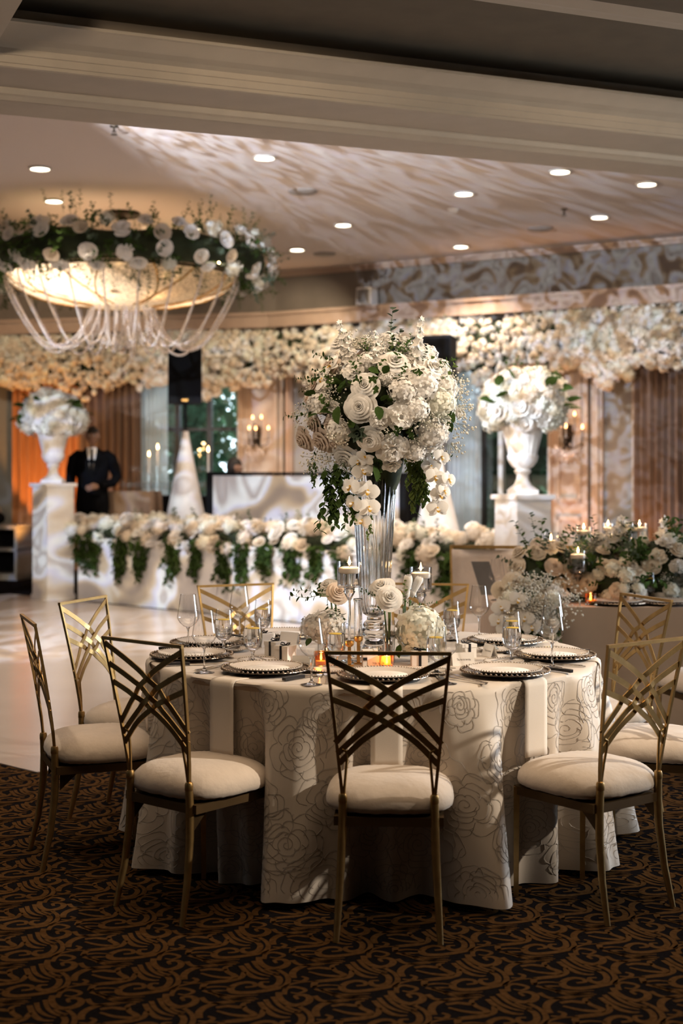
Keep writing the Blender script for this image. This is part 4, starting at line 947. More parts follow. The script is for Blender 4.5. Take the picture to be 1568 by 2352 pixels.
t = thing('favour_box', 'white gift box lying on its side behind the nearest chair back', 'box', ((832 - PX) * 5.5 / F, 5.5, TZ + .036), 0, 'favour boxes'); t.rotation_euler = (0, R(90), R(4)); put('box_body', boxb, t); put('lid', boxl, t); put('ribbon', boxr, t)
# ================================================================== CENTREPIECE
def fluted(n, d): return lambda q, z: 1 + d * math.cos(n * q)
vx, vy = 0.135, 5.87
t = thing('fluted_vase', 'tall fluted clear glass trumpet vase at the middle of the round table', 'vase', (vx, vy, TZ + .0045))
fl = fluted(22, .035); mb = MB()
outer = [(.030, .155), (.046, .165), (.058, .20), (.066, .30), (.074, .45), (.084, .60), (.094, .72), (.101, .79)]
inner = [(r - .006, z) for r, z in outer[1:]][::-1]
mb.lathe([(.001, .150)] + outer + [(.098, .792)] + inner[1:] + [(.030, .178), (.001, .176)], 132, 0, None, lambda q, z: fl(q, z) if z > .17 else 1); mb.build('fluted_body', M_crystal, t)
mb = MB(); mb.lathe([(.001, 0), (.075, 0), (.078, .004), (.076, .010), (.060, .020), (.045, .035), (.036, .055), (.044, .066), (.050, .078), (.044, .090), (.034, .098), (.042, .108), (.047, .118), (.042, .130), (.030, .140), (.030, .150), (.001, .152)], 48); mb.build('knopped_foot', M_crystal, t)
t = thing('tall_flower_arrangement', 'large round arrangement of white roses, hydrangeas and orchids above the tall vase', 'flowers', (vx, vy, TZ + .795))
org = Vector((vx, vy, TZ + .795)); CEN = Vector(((880 - PX) * 5.85 / F, 5.85, EYE + 138 / 557)); RX, RY, RZ = .305, .30, .265
g = random.Random(21)
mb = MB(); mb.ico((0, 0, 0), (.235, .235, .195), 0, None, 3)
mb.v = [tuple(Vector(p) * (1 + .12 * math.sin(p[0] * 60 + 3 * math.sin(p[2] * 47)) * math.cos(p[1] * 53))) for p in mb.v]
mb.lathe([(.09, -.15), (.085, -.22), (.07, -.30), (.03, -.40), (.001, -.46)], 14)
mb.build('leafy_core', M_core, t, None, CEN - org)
placed = []
def on_ball(px, py, push=0.0):
    u = (px - 880) / 557 / RX; v = (930 - py) / 557 / RZ; rr = u * u + v * v
    if rr > .96: k = (.96 / rr) ** .5; d = Vector((u * k * RX, -.2 * RY, v * k * RZ)); p = Vector((u * RX, -.15 * RY, v * RZ))
    else: y = -math.sqrt(1 - rr) * RY; p = Vector((u * RX, y, v * RZ)); d = p
    n = Vector((d.x / RX ** 2, d.y / RY ** 2, d.z / RZ ** 2)).normalized()
    k = (CEN.y + p.y) / 5.85                                        # keep the picture direction while the depth changes
    q = Vector(((CEN.x + p.x) * k, CEN.y + p.y, EYE + (CEN.z + p.z - EYE) * k)) + n * push
    return q, n
def hero(kind, px, py, s, push=0.0, tilt=None):
    p, n = on_ball(px, py, push); placed.append((p, s)); d = (n + (Vector(tilt) if tilt else Vector((0, -.25, 0)))).normalized()
    return bloom(kind, t, p - org, d, s, None, g)
for px, py, s in ((840, 886, .050), (829, 931, .056), (850, 1003, .048), (797, 1042, .052), (905, 836, .056), (704, 1003, .048), (744, 1006, .050), (785, 790, .045)): hero('rose' if px > 760 else 'rose_b', px, py, s)
for px, py, s in ((918, 952, .062), (902, 1022, .066), (870, 955, .05), (985, 1010, .05), (815, 850, .045), (900, 1060, .042)): hero('peony', px, py, s)
for px, py, s in ((965, 880, .074), (1010, 925, .066), (990, 990, .070), (925, 895, .058), (955, 935, .055), (780, 985, .055), (735, 920, .05), (950, 1030, .05)): hero('hyd_w' if px < 1000 else 'hyd', px, py, s)
for px, py, s in ((768, 848, .060), (748, 880, .055), (735, 935, .052), (842, 1036, .050)): hero('orchid', px, py, s * .8, .02, (g.uniform(-.9, .3), -.2, g.uniform(-.2, .6)))
for px, py, s in ((772, 912, .055), (785, 985, .075), (730, 1045, .085), (1035, 965, .10), (815, 805, .085), (850, 800, .07), (1040, 930, .08), (1025, 1010, .08), (965, 960, .07), (890, 985, .05), (700, 950, .06), (1000, 960, .075), (755, 1035, .06)): hero('breath', px, py, s, .01)
hero('succ', 826, 985, .045, .02)
for px, py, s, d in ((790, 905, .07, (.2, -.6, 1)), (785, 930, .08, (-.1, -.6, -1)), (745, 945, .05, (-1, -.5, -.2)), (740, 905, .055, (-1, -.4, .1)), (848, 853, .05, (1, -.5, -.4)), (1014, 938, .06, (.5, -.6, -1)), (1015, 960, .05, (.2, -.6, -1)),
                     (868, 930, .06, (.2, -.6, -1)), (875, 920, .05, (.6, -.6, .6)), (860, 1050, .07, (.3, -.5, -1)), (835, 1050, .06, (-1, -.4, -.3)), (880, 865, .05, (.4, -.6, .8))):
    p, n = on_ball(px, py, .03); leafat(t, p - org, d, s, g)
# stalks and sprigs standing out of the ball
def stalk(kind, p0, p1, wid=1.0):
    a, _ = on_ball(*p0, -.02); b = at(p1[0], p1[1], a.y + .02); d = b - a
    return put(NAMES[kind], FL[kind][0] if kind != 'sprig' else g.choice(FL['sprig']), t, a - org, face(d, g.random() * 6), (d.length * wid, d.length * wid, d.length))
stalk('delph', (800, 835), (779, 740), 1.1); stalk('delph', (805, 840), (797, 762), 1.1); stalk('delph', (868, 835), (862, 762), 1.2); stalk('delph', (958, 850), (967, 732), .85); stalk('delph', (890, 830), (878, 785), 1.4); stalk('delph', (950, 850), (945, 800), 1.3)
for a, b, k in (((900, 815), (905, 712), 'euc'), ((905, 830), (925, 760), 'euc'), ((900, 830), (893, 775), 'sprig_l'), ((1005, 895), (1050, 842), 'sprig_l'), ((985, 870), (998, 820), 'sprig_l'), ((1020, 905), (1042, 885), 'sprig_l'), ((720, 945), (652, 955), 'sprig'), ((730, 930), (692, 930), 'sprig'),
                ((725, 905), (690, 895), 'sprig'), ((745, 870), (720, 850), 'sprig'), ((720, 1030), (703, 1085), 'sprig'), ((730, 960), (690, 985), 'sprig'), ((985, 1030), (1035, 1045), 'sprig'), ((930, 880), (960, 900), 'sprig'), ((930, 905), (905, 915), 'sprig'), ((990, 1010), (965, 1030), 'sprig'), ((960, 845), (975, 800), 'euc')):
    stalk(k, a, b)
# filler covering the ball all round
tries = 0; nfill = 0
while nfill < 88 and tries < 6000:
    tries += 1; d = Vector((g.gauss(0, 1), g.gauss(0, 1), g.gauss(0, 1))).normalized()
    if d.z < -.55 and abs(d.x) < .5: continue
    p = CEN + Vector((d.x * RX, d.y * RY, d.z * RZ)) * g.uniform(.90, .99); s = g.uniform(.036, .056)
    if any((p - q).length < (s + s2) * .68 for q, s2 in placed): continue
    placed.append((p, s)); nfill += 1; r_ = g.random()
    left = d.x < -.25
    kind = ('rose_b' if left and r_ < .3 else 'rose' if r_ < .3 else 'peony' if r_ < .5 else 'hyd_w' if r_ < .70 else 'breath' if r_ < .9 else 'delph')
    if kind == 'delph': bloom('sprig', t, p - org - d * .03, d, .11, None, g)
    else: bloom(kind, t, p - org, d, s * (1.5 if kind == 'breath' else 1), None, g)
for i in range(34):
    d = Vector((g.uniform(-1, .5), -abs(g.gauss(.6, .4)), g.uniform(-.5, .9))).normalized(); p = CEN + Vector((d.x * RX, d.y * RY, d.z * RZ)) * .92
    if i % 3: bloom('sprig', t, p - org, d + Vector((g.uniform(-.8, .8), 0, g.uniform(-.8, .8))), g.uniform(.08, .13), None, g)
    else: leafat(t, p - org, d + Vector((g.uniform(-1, 1), -.3, g.uniform(-1, 1))), g.uniform(.05, .08), g)
# orchid cascades and hanging greens
def cascade(kind_pts, depth, up=(0, -1, .25)):
    for px, py, s, tl in kind_pts:
        p = at(px, py, depth + g.uniform(-.015, .015)); put('orchid_bloom', FL['orchid'][0], t, p - org, face(Vector((tl, -1, .15)), g.uniform(-.4, .4)), s)
cascade([(832, 1082, .048, .25), (806, 1118, .046, -.7), (843, 1128, .052, .2), (812, 1156, .042, -.6), (846, 1166, .050, .3), (832, 1196, .040, -.3), (823, 1060, .04, -.3)], 5.66)
cascade([(998, 1096, .046, .4), (1028, 1102, .040, .9), (990, 1072, .042, 0), (1008, 1136, .046, .5), (1018, 1128, .036, .9), (1004, 1168, .046, .1), (1012, 1050, .04, .6)], 5.72)
for pts, Y in (((825, 1040), (832, 1090), (828, 1140), (836, 1200)), 5.69), (((990, 1040), (1002, 1090), (1006, 1150)), 5.75):
    mb = MB(); mb.tube([at(px, py, Y) - org for px, py in pts], .0022, 6); mb.build('orchid_stem', M_stem, t)
for px, py, L_, k in ((765, 1070, .24, 'trail'), (752, 1075, .25, 'trail'), (790, 1080, .17, 'trail'), (775, 1060, .20, 'trail'), (803, 1120, .17, 'trail'), (718, 1060, .10, 'trail'), (955, 1050, .21, 'trail_l'), (968, 1065, .20, 'trail'), (940, 1050, .13, 'trail_l'), (960, 1045, .17, 'trail_l'), (848, 1180, .10, 'trail_l'), (868, 1050, .09, 'trail'), (975, 1060, .16, 'trail_l'), (815, 1130, .12, 'trail')):
    put('trailing_greenery', g.choice(FL[k]), t, at(px, py, 5.68 if px < 900 else 5.76) - org, Quaternion((0, 0, 1), g.uniform(-.5, .5)), (L_ * 1.1, L_ * .8, L_))
# ------------------------------------------------------------------ floating-candle stands
def flame(parent, loc, s=1.0):
    m_ = MB(); m_.lathe([(.0005, 0), (.0035 * s, .004 * s), (.0052 * s, .010 * s), (.0040 * s, .018 * s), (.0018 * s, .028 * s), (.0003, .036 * s)], 10); return m_.build('flame', M_flame, parent, None, loc)
def candle_stand(x, y, H, r, lab, z0=TZ + .0045, grp='glass floating-candle stands', cup=.10, lite=True):
    t_ = thing('candle_stand', lab, 'candle holder', (x, y, z0), 0, grp)
    m_ = MB(); m_.lathe([(.001, H - cup), (r - .003, H - cup), (r, H - cup + .004), (r, H), (r - .0025, H), (r - .0025, H - cup + .007), (.001, H - cup + .006)], 36); m_.build('glass_cup', M_glass, t_)
    m_ = MB(); m_.lathe([(.001, 0), (.042, 0), (.043, .003), (.030, .008), (.010, .016), (.0062, .03), (.0055, H - cup - .055), (.012, H - cup - .040), (.024, H - cup - .018), (.020, H - cup - .008), (.024, H - cup), (.001, H - cup)], 28); m_.build('stem', M_crystal, t_)
    m_ = MB(); m_.lathe([(.001, H - cup + .008), (r - .0045, H - cup + .008), (r - .0045, H - .045), (.001, H - .045)], 32); m_.build('water', M_water, t_)
    m_ = MB(); m_.lathe([(.001, H - .046), (r - .010, H - .046), (r - .005, H - .038), (r - .005, H - .026), (r - .016, H - .021), (.004, H - .024), (.001, H - .024)], 28); c_ = m_.build('floating_candle', M_wax, t_)
    m_ = MB(); m_.tube([(0, 0, H - .024), (.001, 0, H - .014)], .0011, 6); m_.build('wick', M_ink, c_)
    flame(t_, (0, 0, H - .015), 1.0)
    if lite: point('candle_light', (x, y, z0 + H + .004), .55, (1.0, .60, .28), .01)
candle_stand((802 - PX) * 5.60 / F, 5.60, .397, .048, 'tall glass candle stand left of the vase with floating white candle')
candle_stand((966 - PX) * 6.02 / F, 6.02, .345, .047, 'glass candle stand right of the vase with floating white candle')
t = thing('glass_pillar', 'slim clear glass pillar beside the left candle stand', 'vase', ((822 - PX) * 5.75 / F, 5.75, TZ + .0045))
mb = MB(); mb.lathe([(.001, 0), (.030, 0), (.030, .005), (.018, .012), (.016, .22), (.02, .235), (.017, .238), (.013, .22), (.014, .02), (.001, .018)], 28); mb.build('pillar', M_crystal, t)
# low bud vases and their flowers
def bud_vase(x, y, r, h, lab, water=.6):
    t_ = thing('bud_vase', lab, 'vase', (x, y, TZ + .0045)); m_ = MB(); m_.lathe([(.001, 0), (r, 0), (r, h), (r - .002, h), (r - .0022, .006), (.001, .006)], 32); m_.build('glass_wall', M_glass, t_)
    m_ = MB(); m_.lathe([(.001, .007), (r - .003, .007), (r - .003, h * water), (.001, h * water)], 28); m_.build('water', M_water, t_)
def bunch(name, lab, base, items, stems):
    t_ = thing(name, lab, 'flowers', base); b = Vector(base)
    for kind, px, py, Y, s, d in items: bloom(kind, t_, at(px, py, Y) - b, d, s, None, g)
    if stems:
        m_ = MB()
        for px, py, Y, r in stems: m_.tube([Vector((g.uniform(-.008, .008), g.uniform(-.008, .008), .01)), (at(px, py, Y) - b) * .5 + Vector((0, 0, .0)), at(px, py, Y) - b], r, 6)
        m_.build('stems', M_stem, t_)
    return t_
x1, y1 = (893 - PX) * 5.60 / F, 5.60
bud_vase(x1, y1, .024, .165, 'slim clear bud vase holding two white roses at table centre')
b = bunch('rose_bunch', 'two open white roses standing in the slim bud vase', (x1, y1, TZ + .008), [('rose', 893, 1375, 5.57, .046, (.2, -1, .5)), ('rose', 878, 1353, 5.66, .046, (-.3, -.8, .9)), ('sprig', 878, 1375, 5.58, .09, (-1, -.3, .5)), ('sprig', 862, 1370, 5.6, .07, (-1, -.2, .6)), ('sprig', 885, 1390, 5.58, .07, (-.6, -.6, -.3)), ('sprig', 910, 1378, 5.6, .06, (.9, -.4, -.2)), ('sprig', 890, 1408, 5.59, .06, (.3, -.5, 1))],
          [(893, 1385, 5.58, .0035), (880, 1370, 5.64, .0035), (896, 1395, 5.6, .003)])
x2, y2 = (930 - PX) * 5.80 / F, 5.80
bud_vase(x2, y2, .026, .185, 'clear bud vase with green tulip stems behind the right hydrangea')
bunch('tulip_bunch', 'white tulip buds standing in the bud vase right of the tall vase', (x2, y2, TZ + .008), [('tulip', 932, 1368, 5.80, .085, (.12, -.3, 1)), ('tulip', 946, 1366, 5.84, .078, (.45, -.1, 1)), ('sprig_l', 925, 1390, 5.78, .10, (.1, -.3, 1)), ('sprig', 945, 1392, 5.78, .11, (1, -.2, .25)), ('sprig', 922, 1395, 5.78, .09, (-.5, -.3, 1))],
      [(930, 1372, 5.8, .004), (942, 1378, 5.82, .004), (926, 1392, 5.79, .0035)])
x3, y3 = (966 - PX) * 5.62 / F, 5.62
bud_vase(x3, y3, .034, .085, 'low clear vase under the big white hydrangea right of centre')
bunch('hydrangea_bunch', 'big white hydrangea head low on the table, right of centre', (x3, y3, TZ + .008), [('hyd', 964, 1446, 5.58, .094, (.1, -.75, .6)), ('hyd', 950, 1455, 5.62, .070, (-.7, -.5, .4)), ('hyd', 985, 1455, 5.63, .07, (.7, -.5, .4))], [(966, 1470, 5.62, .004)])
for px, py, d in ((918, 1480, (-.2, -.5, -1)), (945, 1495, (.3, -.6, -.4)), (965, 1497, (1, -.5, 0))):
    o = [c for c in scn.objects if c.name.startswith('hydrangea_bunch')][0]; leafat(o, at(px, py, 5.54) - Vector((x3, y3, TZ + .008)), d, .055, g)
x4, y4 = (748 - PX) * 5.80 / F, 5.80
bud_vase(x4, y4, .034, .085, 'low clear vase under the white hydrangea left of centre')
b = bunch('hydrangea_bunch', 'white hydrangea head low on the table, left of the candle stand', (x4, y4, TZ + .008), [('hyd_w', 752, 1440, 5.77, .076, (.1, -.8, .5)), ('hyd_w', 722, 1440, 5.80, .058, (-.6, -.6, .4))], [(748, 1465, 5.8, .004)])
leafat(b, at(714, 1466, 5.73) - Vector((x4, y4, TZ + .008)), (-.5, -.6, -.6), .04, g)
x5, y5 = (775 - PX) * 5.85 / F, 5.85
bud_vase(x5, y5, .024, .165, 'slim clear bud vase behind the left candle stand')
bunch('rose_bunch', 'blush and white roses with trailing leaves behind the left candle stand', (x5, y5, TZ + .008), [('rose_b', 774, 1363, 5.80, .042, (.3, -.9, .5)), ('rose', 754, 1352, 5.86, .042, (-.4, -.6, .8)), ('sprig', 755, 1370, 5.76, .17, (-.9, -.3, .02)), ('sprig', 748, 1365, 5.77, .13, (-1, -.2, .25)), ('sprig', 752, 1375, 5.76, .12, (.15, -.3, -1)), ('sprig', 765, 1380, 5.75, .11, (.5, -.3, -1)), ('sprig', 745, 1368, 5.78, .10, (-.5, -.5, .7)), ('sprig', 770, 1385, 5.76, .10, (.1, -.4, -1))],
      [(770, 1372, 5.82, .0035), (758, 1365, 5.85, .0035)])
# gold votive pillars and amber tea-light glasses
for px, Y, h, lab in ((802, 5.50, .075, 'short gold rectangular votive pillar left of the vase foot'), (823, 5.56, .085, 'gold rectangular votive pillar right beside the first one')):
    t = thing('gold_votive', lab, 'candle holder', ((px - PX) * Y / F, Y, TZ + .0045)); mb = MB(); mb.box((0, 0, h / 2), (.013, .013, h)); mb.build('post', M_goldv, t); mb = MB(); mb.box((0, 0, .003), (.034, .034, .006)); mb.build('base', M_goldv, t); mb = MB(); mb.lathe([(.010, h), (.018, h + .008), (.019, h + .022), (.0175, h + .022), (.016, h + .009), (.001, h + .004)], 16); mb.build('cup', M_goldv, t)
def votive(x, y, z, lab, s=1.0, grp='amber votives'):
    t_ = thing('amber_votive', lab, 'candle holder', (x, y, z), 0, grp); m_ = MB(); m_.lathe([(.001, 0), (.024 * s, 0), (.028 * s, .006 * s), (.029 * s, .056 * s), (.0275 * s, .056 * s), (.0265 * s, .008 * s), (.001, .006 * s)], 24); m_.build('amber_glass', M_amber, t_)
    m_ = MB(); m_.lathe([(.001, .008 * s), (.020 * s, .008 * s), (.020 * s, .020 * s), (.001, .021 * s)], 16); m_.build('tea_light', M_wax, t_); flame(t_, (0, 0, .022 * s), .9 * s)
    point('candle_light', (x, y, z + .06 * s), .12, (1.0, .52, .20), .008)
votive((888 - PX) * 5.40 / F, 5.40, TZ + .0045, 'lit amber votive before the slim bud vase'); votive((737 - PX) * 5.50 / F, 5.50, TZ + .0045, 'lit amber votive behind the nearest chair back at left')
# ================================================================== BACKGROUND
fu, fn = Vector((.742, -.67)), Vector((.67, .742)); f0 = Vector((-3.04, 16.4))     # flower-topped counter: along it / behind it
def fp(s_, d=0.0): p = f0 + fu * s_ + fn * d; return p
frz = math.atan2(fu.y, fu.x)
# ---- white counter with its flower runner
t = thing('white_counter', 'long white panelled counter edging the dance floor, topped with flowers', 'counter', (f0.x, f0.y, 0), frz)
for i in range(5):
    mb = MB(); mb.box((.59 + 1.18 * i, .02, .35), (1.174, .04, .70)); mb.build('front_panel', M_white, t)
mb = MB(); mb.box((2.95, .25, .71), (5.92, .56, .025)); mb.build('top', M_white, t)
for x in (.02, 5.88):
    mb = MB(); mb.box((x, .27, .35), (.03, .46, .70)); mb.build('side_panel', M_white, t)
g = random.Random(33)
t = thing('flower_runner', 'long runner of white blooms and hanging greenery along the white counter', 'flowers', (f0.x, f0.y, .7225), frz)
mb = MB()
for i in range(60):
    x = -.28 + i * .109; mb.ico((x, .20 + g.uniform(-.05, .05), .07), (.12, .17, .085), 0, None, 1)
mb.build('leafy_base', M_core, t)
for i in range(250):
    x = g.uniform(-.30, 5.98); y = g.uniform(-.07, .40); z = .10 + .10 * (1 - abs(y - .2) / .3) + g.uniform(-.04, .05)
    if y < .02: z = g.uniform(-.06, .12)
    k = g.choice(('hyd_lo', 'hydc_lo', 'hydc_lo', 'rosec_lo', 'rose_lo', 'peony_lo')); bloom(k, t, (x, y, z), (g.uniform(-.4, .4), -.8 if y < .1 else -.3, .8), g.uniform(.055, .085) * (1.2 if k[:3] == 'hyd' else 1), None, g)
for i in range(16):
    x = .1 + i * .38 + g.uniform(-.12, .12); z = g.uniform(.21, .27); bloom(g.choice(('peony_lo', 'rose_lo')), t, (x, .15 + g.uniform(-.1, .2), z), (g.uniform(-.3, .3), -.6, .9), .065, None, g)
for x in (.10, .32, .80, 1.15, 1.66, 2.06, 2.50, 2.75, 3.05, 3.45, 3.75, 4.1, 4.5, 4.95, 5.35, 5.7, 5.95):
    for k in range(3):
        L_ = g.uniform(.26, .52); put('trailing_greenery', g.choice(FL['trail']), t, (x + g.uniform(-.07, .07), -.05 + g.uniform(-.02, .03), .05), Quaternion((0, 0, 1), g.uniform(-.5, .5)), (.62, .5, L_))
for i in range(46):
    bloom(g.choice(('sprig', 'sprig', 'euc')), t, (g.uniform(-.2, 6.0), g.uniform(0, .35), .12), (g.uniform(-.6, .6), -.3, 1), g.uniform(.16, .27), None, g)
# ---- stage riser behind the counter
mb = MB(); q = [fp(-1.2, .58), fp(6.0, .58), fp(6.0, 1.6), fp(3.0, 2.1), fp(.4, 2.7), fp(-1.3, 2.35)]; k = len(q)
mb.add([(p.x, p.y, z) for z in (0, .25) for p in q], [tuple(range(k))[::-1], tuple(range(k, 2 * k))] + [(i, (i + 1) % k, k + (i + 1) % k, k + i) for i in range(k)], 0, False)
tag(mb.build('stage_riser', M_dark), 'low dark stage riser behind the white counter', 'stage')
# ---- pedestals, urns, urn flowers
def pedestal_set(x, y, a, h, lab, side, seed):
    t_ = thing('pedestal', lab, 'pedestal', (x, y, 0), a, 'white square pedestals'); m_ = MB(); m_.box((0, 0, h / 2 - .02), (.345, .345, h - .04)); m_.build('shaft', M_white, t_)
    m_ = MB(); m_.box((0, 0, h - .02), (.40, .40, .04)); m_.build('top_slab', M_white, t_); m_ = MB(); m_.box((0, 0, .03), (.37, .37, .06)); m_.build('plinth', M_white, t_)
    t_ = thing('garden_urn', 'white fluted urn standing on the ' + side + ' pedestal', 'urn', (x, y, h), 0, 'white urns')
    m_ = MB(); m_.box((0, 0, .02), (.24, .24, .04)); m_.lathe([(.13, .04), (.115, .055), (.075, .085), (.055, .13), (.052, .17), (.070, .19), (.075, .205), (.060, .22)], 28); m_.build('foot', M_urn, t_)
    m_ = MB(); m_.lathe([(.06, .22), (.095, .245), (.125, .29), (.135, .33), (.125, .345), (.125, .36), (.150, .46), (.178, .56), (.20, .58), (.195, .60), (.17, .59), (.13, .45), (.001, .40)], 72, 0, None, lambda q_, z: 1 + (.022 * math.cos(18 * q_) if .34 < z < .56 else 0)); m_.build('bowl', M_urn, t_)
    t_ = thing('urn_flowers', 'domed mass of white hydrangeas and roses in the ' + side + ' urn', 'flowers', (x, y, h + .55), 0, 'urn flower arrangements'); gg = random.Random(seed)
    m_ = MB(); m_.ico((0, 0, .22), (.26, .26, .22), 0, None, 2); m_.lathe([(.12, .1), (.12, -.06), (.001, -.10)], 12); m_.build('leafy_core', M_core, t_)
    for i in range(74):
        z = 1 - (i + .5) / 74 * 1.55; ph = i * 2.39996; rr = math.sqrt(max(0, 1 - z * z)); d = Vector((rr * math.cos(ph), rr * math.sin(ph), z)); kd = gg.choice(('hyd_lo', 'hydc_lo', 'hyd_lo', 'peony_lo', 'rose_lo'))
        bloom(kd, t_, Vector((d.x * .33, d.y * .33, .21 + d.z * .27)) * gg.uniform(.92, 1.05), d, gg.uniform(.075, .105), None, gg)
    for i in range(12):
        d = Vector((gg.gauss(0, 1), gg.gauss(-.5, .6), gg.uniform(-.1, 1))).normalized(); leafat(t_, Vector((d.x * .36, d.y * .36, .21 + d.z * .30)), d + Vector((gg.uniform(-1, 1), 0, gg.uniform(-1, .6))), .15, gg)
    for i in range(5): d = Vector((gg.uniform(-.6, .6), -.2, 1)).normalized(); bloom('sprig', t_, d * .36, d, .28, None, gg)
pa = fp(-.42, -.05); pb = fp(6.27, -.02)
pa = at(122, 1072, 16.5); pb = at(1200, 1072, 12.25)
pedestal_set(pa.x, pa.y, R(41), 1.345, 'tall white square pedestal at the left end of the flowered counter', 'left', 5)
pedestal_set(pb.x, pb.y, R(27), 1.295, 'tall white square pedestal at the right end of the flowered counter', 'right', 6)
# ---- loudspeakers on poles over white scrim cones
def speaker_set(px, Y, zb, a, h, w_, lab, lab2, base_z, cone_h):
    x = (px - PX) * Y / F; t_ = thing('loudspeaker', lab, 'speaker', (x, Y, zb), a, 'black loudspeakers')
    m_ = MB(); k = [(-w_ / 2, -.19), (w_ / 2, -.19), (w_ / 2 * .72, .19), (-w_ / 2 * .72, .19)]; m_.add([(p[0], p[1], z) for z in (0, h) for p in k], [(3, 2, 1, 0), (4, 5, 6, 7), (0, 1, 5, 4), (1, 2, 6, 5), (2, 3, 7, 6), (3, 0, 4, 7)], 0, False); m_.build('cabinet', M_black, t_)
    m_ = MB(); m_.box((0, -.198, h / 2 + .03), (w_ * .93, .016, h - .12)); m_.build('front_grille', M_grille, t_)
    m_ = MB(); m_.box((0, -.200, .045), (.08, .012, .022)); m_.build('badge', M_goldv, t_); m_ = MB(); m_.lathe([(.03, -.02), (.03, 0)], 12); m_.build('pole_cup', M_black, t_)
    t_ = thing('speaker_stand', lab2, 'stand', (x, Y, base_z), a, 'scrim-covered speaker stands')
    m_ = MB(); m_.tube([(0, 0, .3), (0, 0, zb - base_z - .02)], .019, 10); m_.build('pole', M_black, t_)
    for i in range(3):
        q = R(90 + 120 * i); m_ = MB(); m_.tube([(0, 0, .55), (.31 * math.cos(q), .31 * math.sin(q), .015)], .012, 8); m_.build('leg', M_black, t_)
    m_ = MB(); rr = lambda q_, z: 1 + .05 * math.sin(3 * q_) * (1 - z / cone_h); m_.lathe([(.36, .0), (.25, cone_h * .35), (.125, cone_h * .72), (.055, cone_h * .93), (.035, cone_h)], 36, 0, None, rr); m_.build('scrim_cover', M_fiber, t_)
speaker_set(426, 17.5, 2.30, R(4), .69, .41, 'black loudspeaker on a pole below the chandelier beads', 'white scrim cone covering the left speaker stand', .25, 1.72)
speaker_set(1003, 14.2, 2.17, R(-22), .66, .41, 'black loudspeaker on a pole behind the tall flower arrangement', 'white scrim cone over the speaker stand right of the vase', 0.25, 1.45)
# ---- white disc-jockey booth
b0_ = Vector((-1.56, 16.82)); t = thing('dj_booth', 'white fronted music booth with black frame behind the flowered counter', 'booth', (b0_.x, b0_.y, .25), frz)
mb = MB(); mb.box((1.5, .0, .60), (2.86, .02, 1.16)); mb.build('front_panel', M_fiber, t)
for x in (.02, 2.98):
    mb = MB(); mb.box((x, .0, .605), (.09, .06, 1.21)); mb.build('frame_post', M_black, t)
mb = MB(); mb.box((1.5, .0, 1.205), (3.04, .06, .035)); mb.build('frame_rail', M_black, t)
mb = MB(); mb.box((.0, .35, .6), (.03, .66, 1.18)); mb.build('side_panel', M_blackf, t)
mb = MB(); mb.box((3.0, .35, .6), (.03, .66, 1.18)); mb.build('side_panel', M_blackf, t)
mb = MB(); mb.box((1.5, .45, .92), (2.8, .6, .03)); mb.build('desk', M_black, t)
p = Vector((b0_.x, b0_.y)) + fu * 1.2 + fn * .42
t = thing('laptop', 'dark laptop standing open on the booth desk', 'laptop', (p.x, p.y, .25 + .936), frz + R(180)); mb = MB(); mb.box((0, 0, .008), (.34, .24, .016)); mb.build('keyboard_base', M_black, t); mb = MB(); mb.box((0, .13, .11), (.34, .012, .21)); mb.build('screen', M_black, t)
# ---- people
def skin_obj(name, joints, edges, m, parent, sub=2):
    me = bpy.data.meshes.new(name); me.from_pydata([j[0] for j in joints], edges, []); o = bpy.data.objects.new(name, me); C.objects.link(o); o.parent = parent
    me.materials.append(m); md = o.modifiers.new('skin', 'SKIN'); md.use_smooth_shade = True
    sv = me.skin_vertices[0].data
    for i, j in enumerate(joints): sv[i].radius = j[1] if isinstance(j[1], tuple) else (j[1], j[1]); sv[i].use_root = (i == 0)
    s_ = o.modifiers.new('sub', 'SUBSURF'); s_.levels = sub; s_.render_levels = sub; return o
def head(mb, c, s=1.0):
    """face looking to -Y: skull, jaw, nose, ears, brow and lips in one shell"""
    m_ = MB(); V, Fc = ICO[3]; out = []
    for v in V:
        x, y, z = v.x * .076, v.y * .096, v.z * .118
        if z < 0: x *= 1 + z * 2.4; y *= 1 + z * .9
        if y < 0:
            e = math.exp(-((x) ** 2 / .00018 + (z + .012) ** 2 / .0006)); y -= .022 * e                       # nose
            for sx in (-1, 1): y += .010 * math.exp(-((x - sx * .030) ** 2 / .0003 + (z - .012) ** 2 / .00018))   # eye sockets
            y -= .007 * math.exp(-(x ** 2 / .0006 + (z + .058) ** 2 / .00010)); y -= .008 * math.exp(-(x ** 2 / .0008 + (z + .098) ** 2 / .0004))
        for sx in (-1, 1): x += sx * .016 * math.exp(-((x - sx * .075) ** 2 / .0004 + (y - .012) ** 2 / .0004 + (z + .005) ** 2 / .0009))
        out.append((c[0] + x * s, c[1] + y * s, c[2] + z * s))
    mb.add(out, Fc, 0, True); return mb
def hand(parent_mb, M, curl=.5):
    mb_ = parent_mb; mb_.tube([(0, 0, 0), (0, 0, -.04), (0, 0, -.085)], [.024, .036, .036], 10, 0, True, M, .42)
    for i, L_ in enumerate((.068, .078, .072, .056)):
        x = -.027 + .018 * i; mb_.tube([(x, 0, -.078), (x * 1.1, -.012 * curl, -.085 - L_ * .45), (x * 1.1, -.045 * curl, -.085 - L_ * .9)], [.0095, .0088, .007], 8, 0, True, M)
    mb_.tube([(-.030, 0, -.025), (-.050, -.015, -.055), (-.052, -.030, -.085)], [.011, .010, .008], 8, 0, True, M)
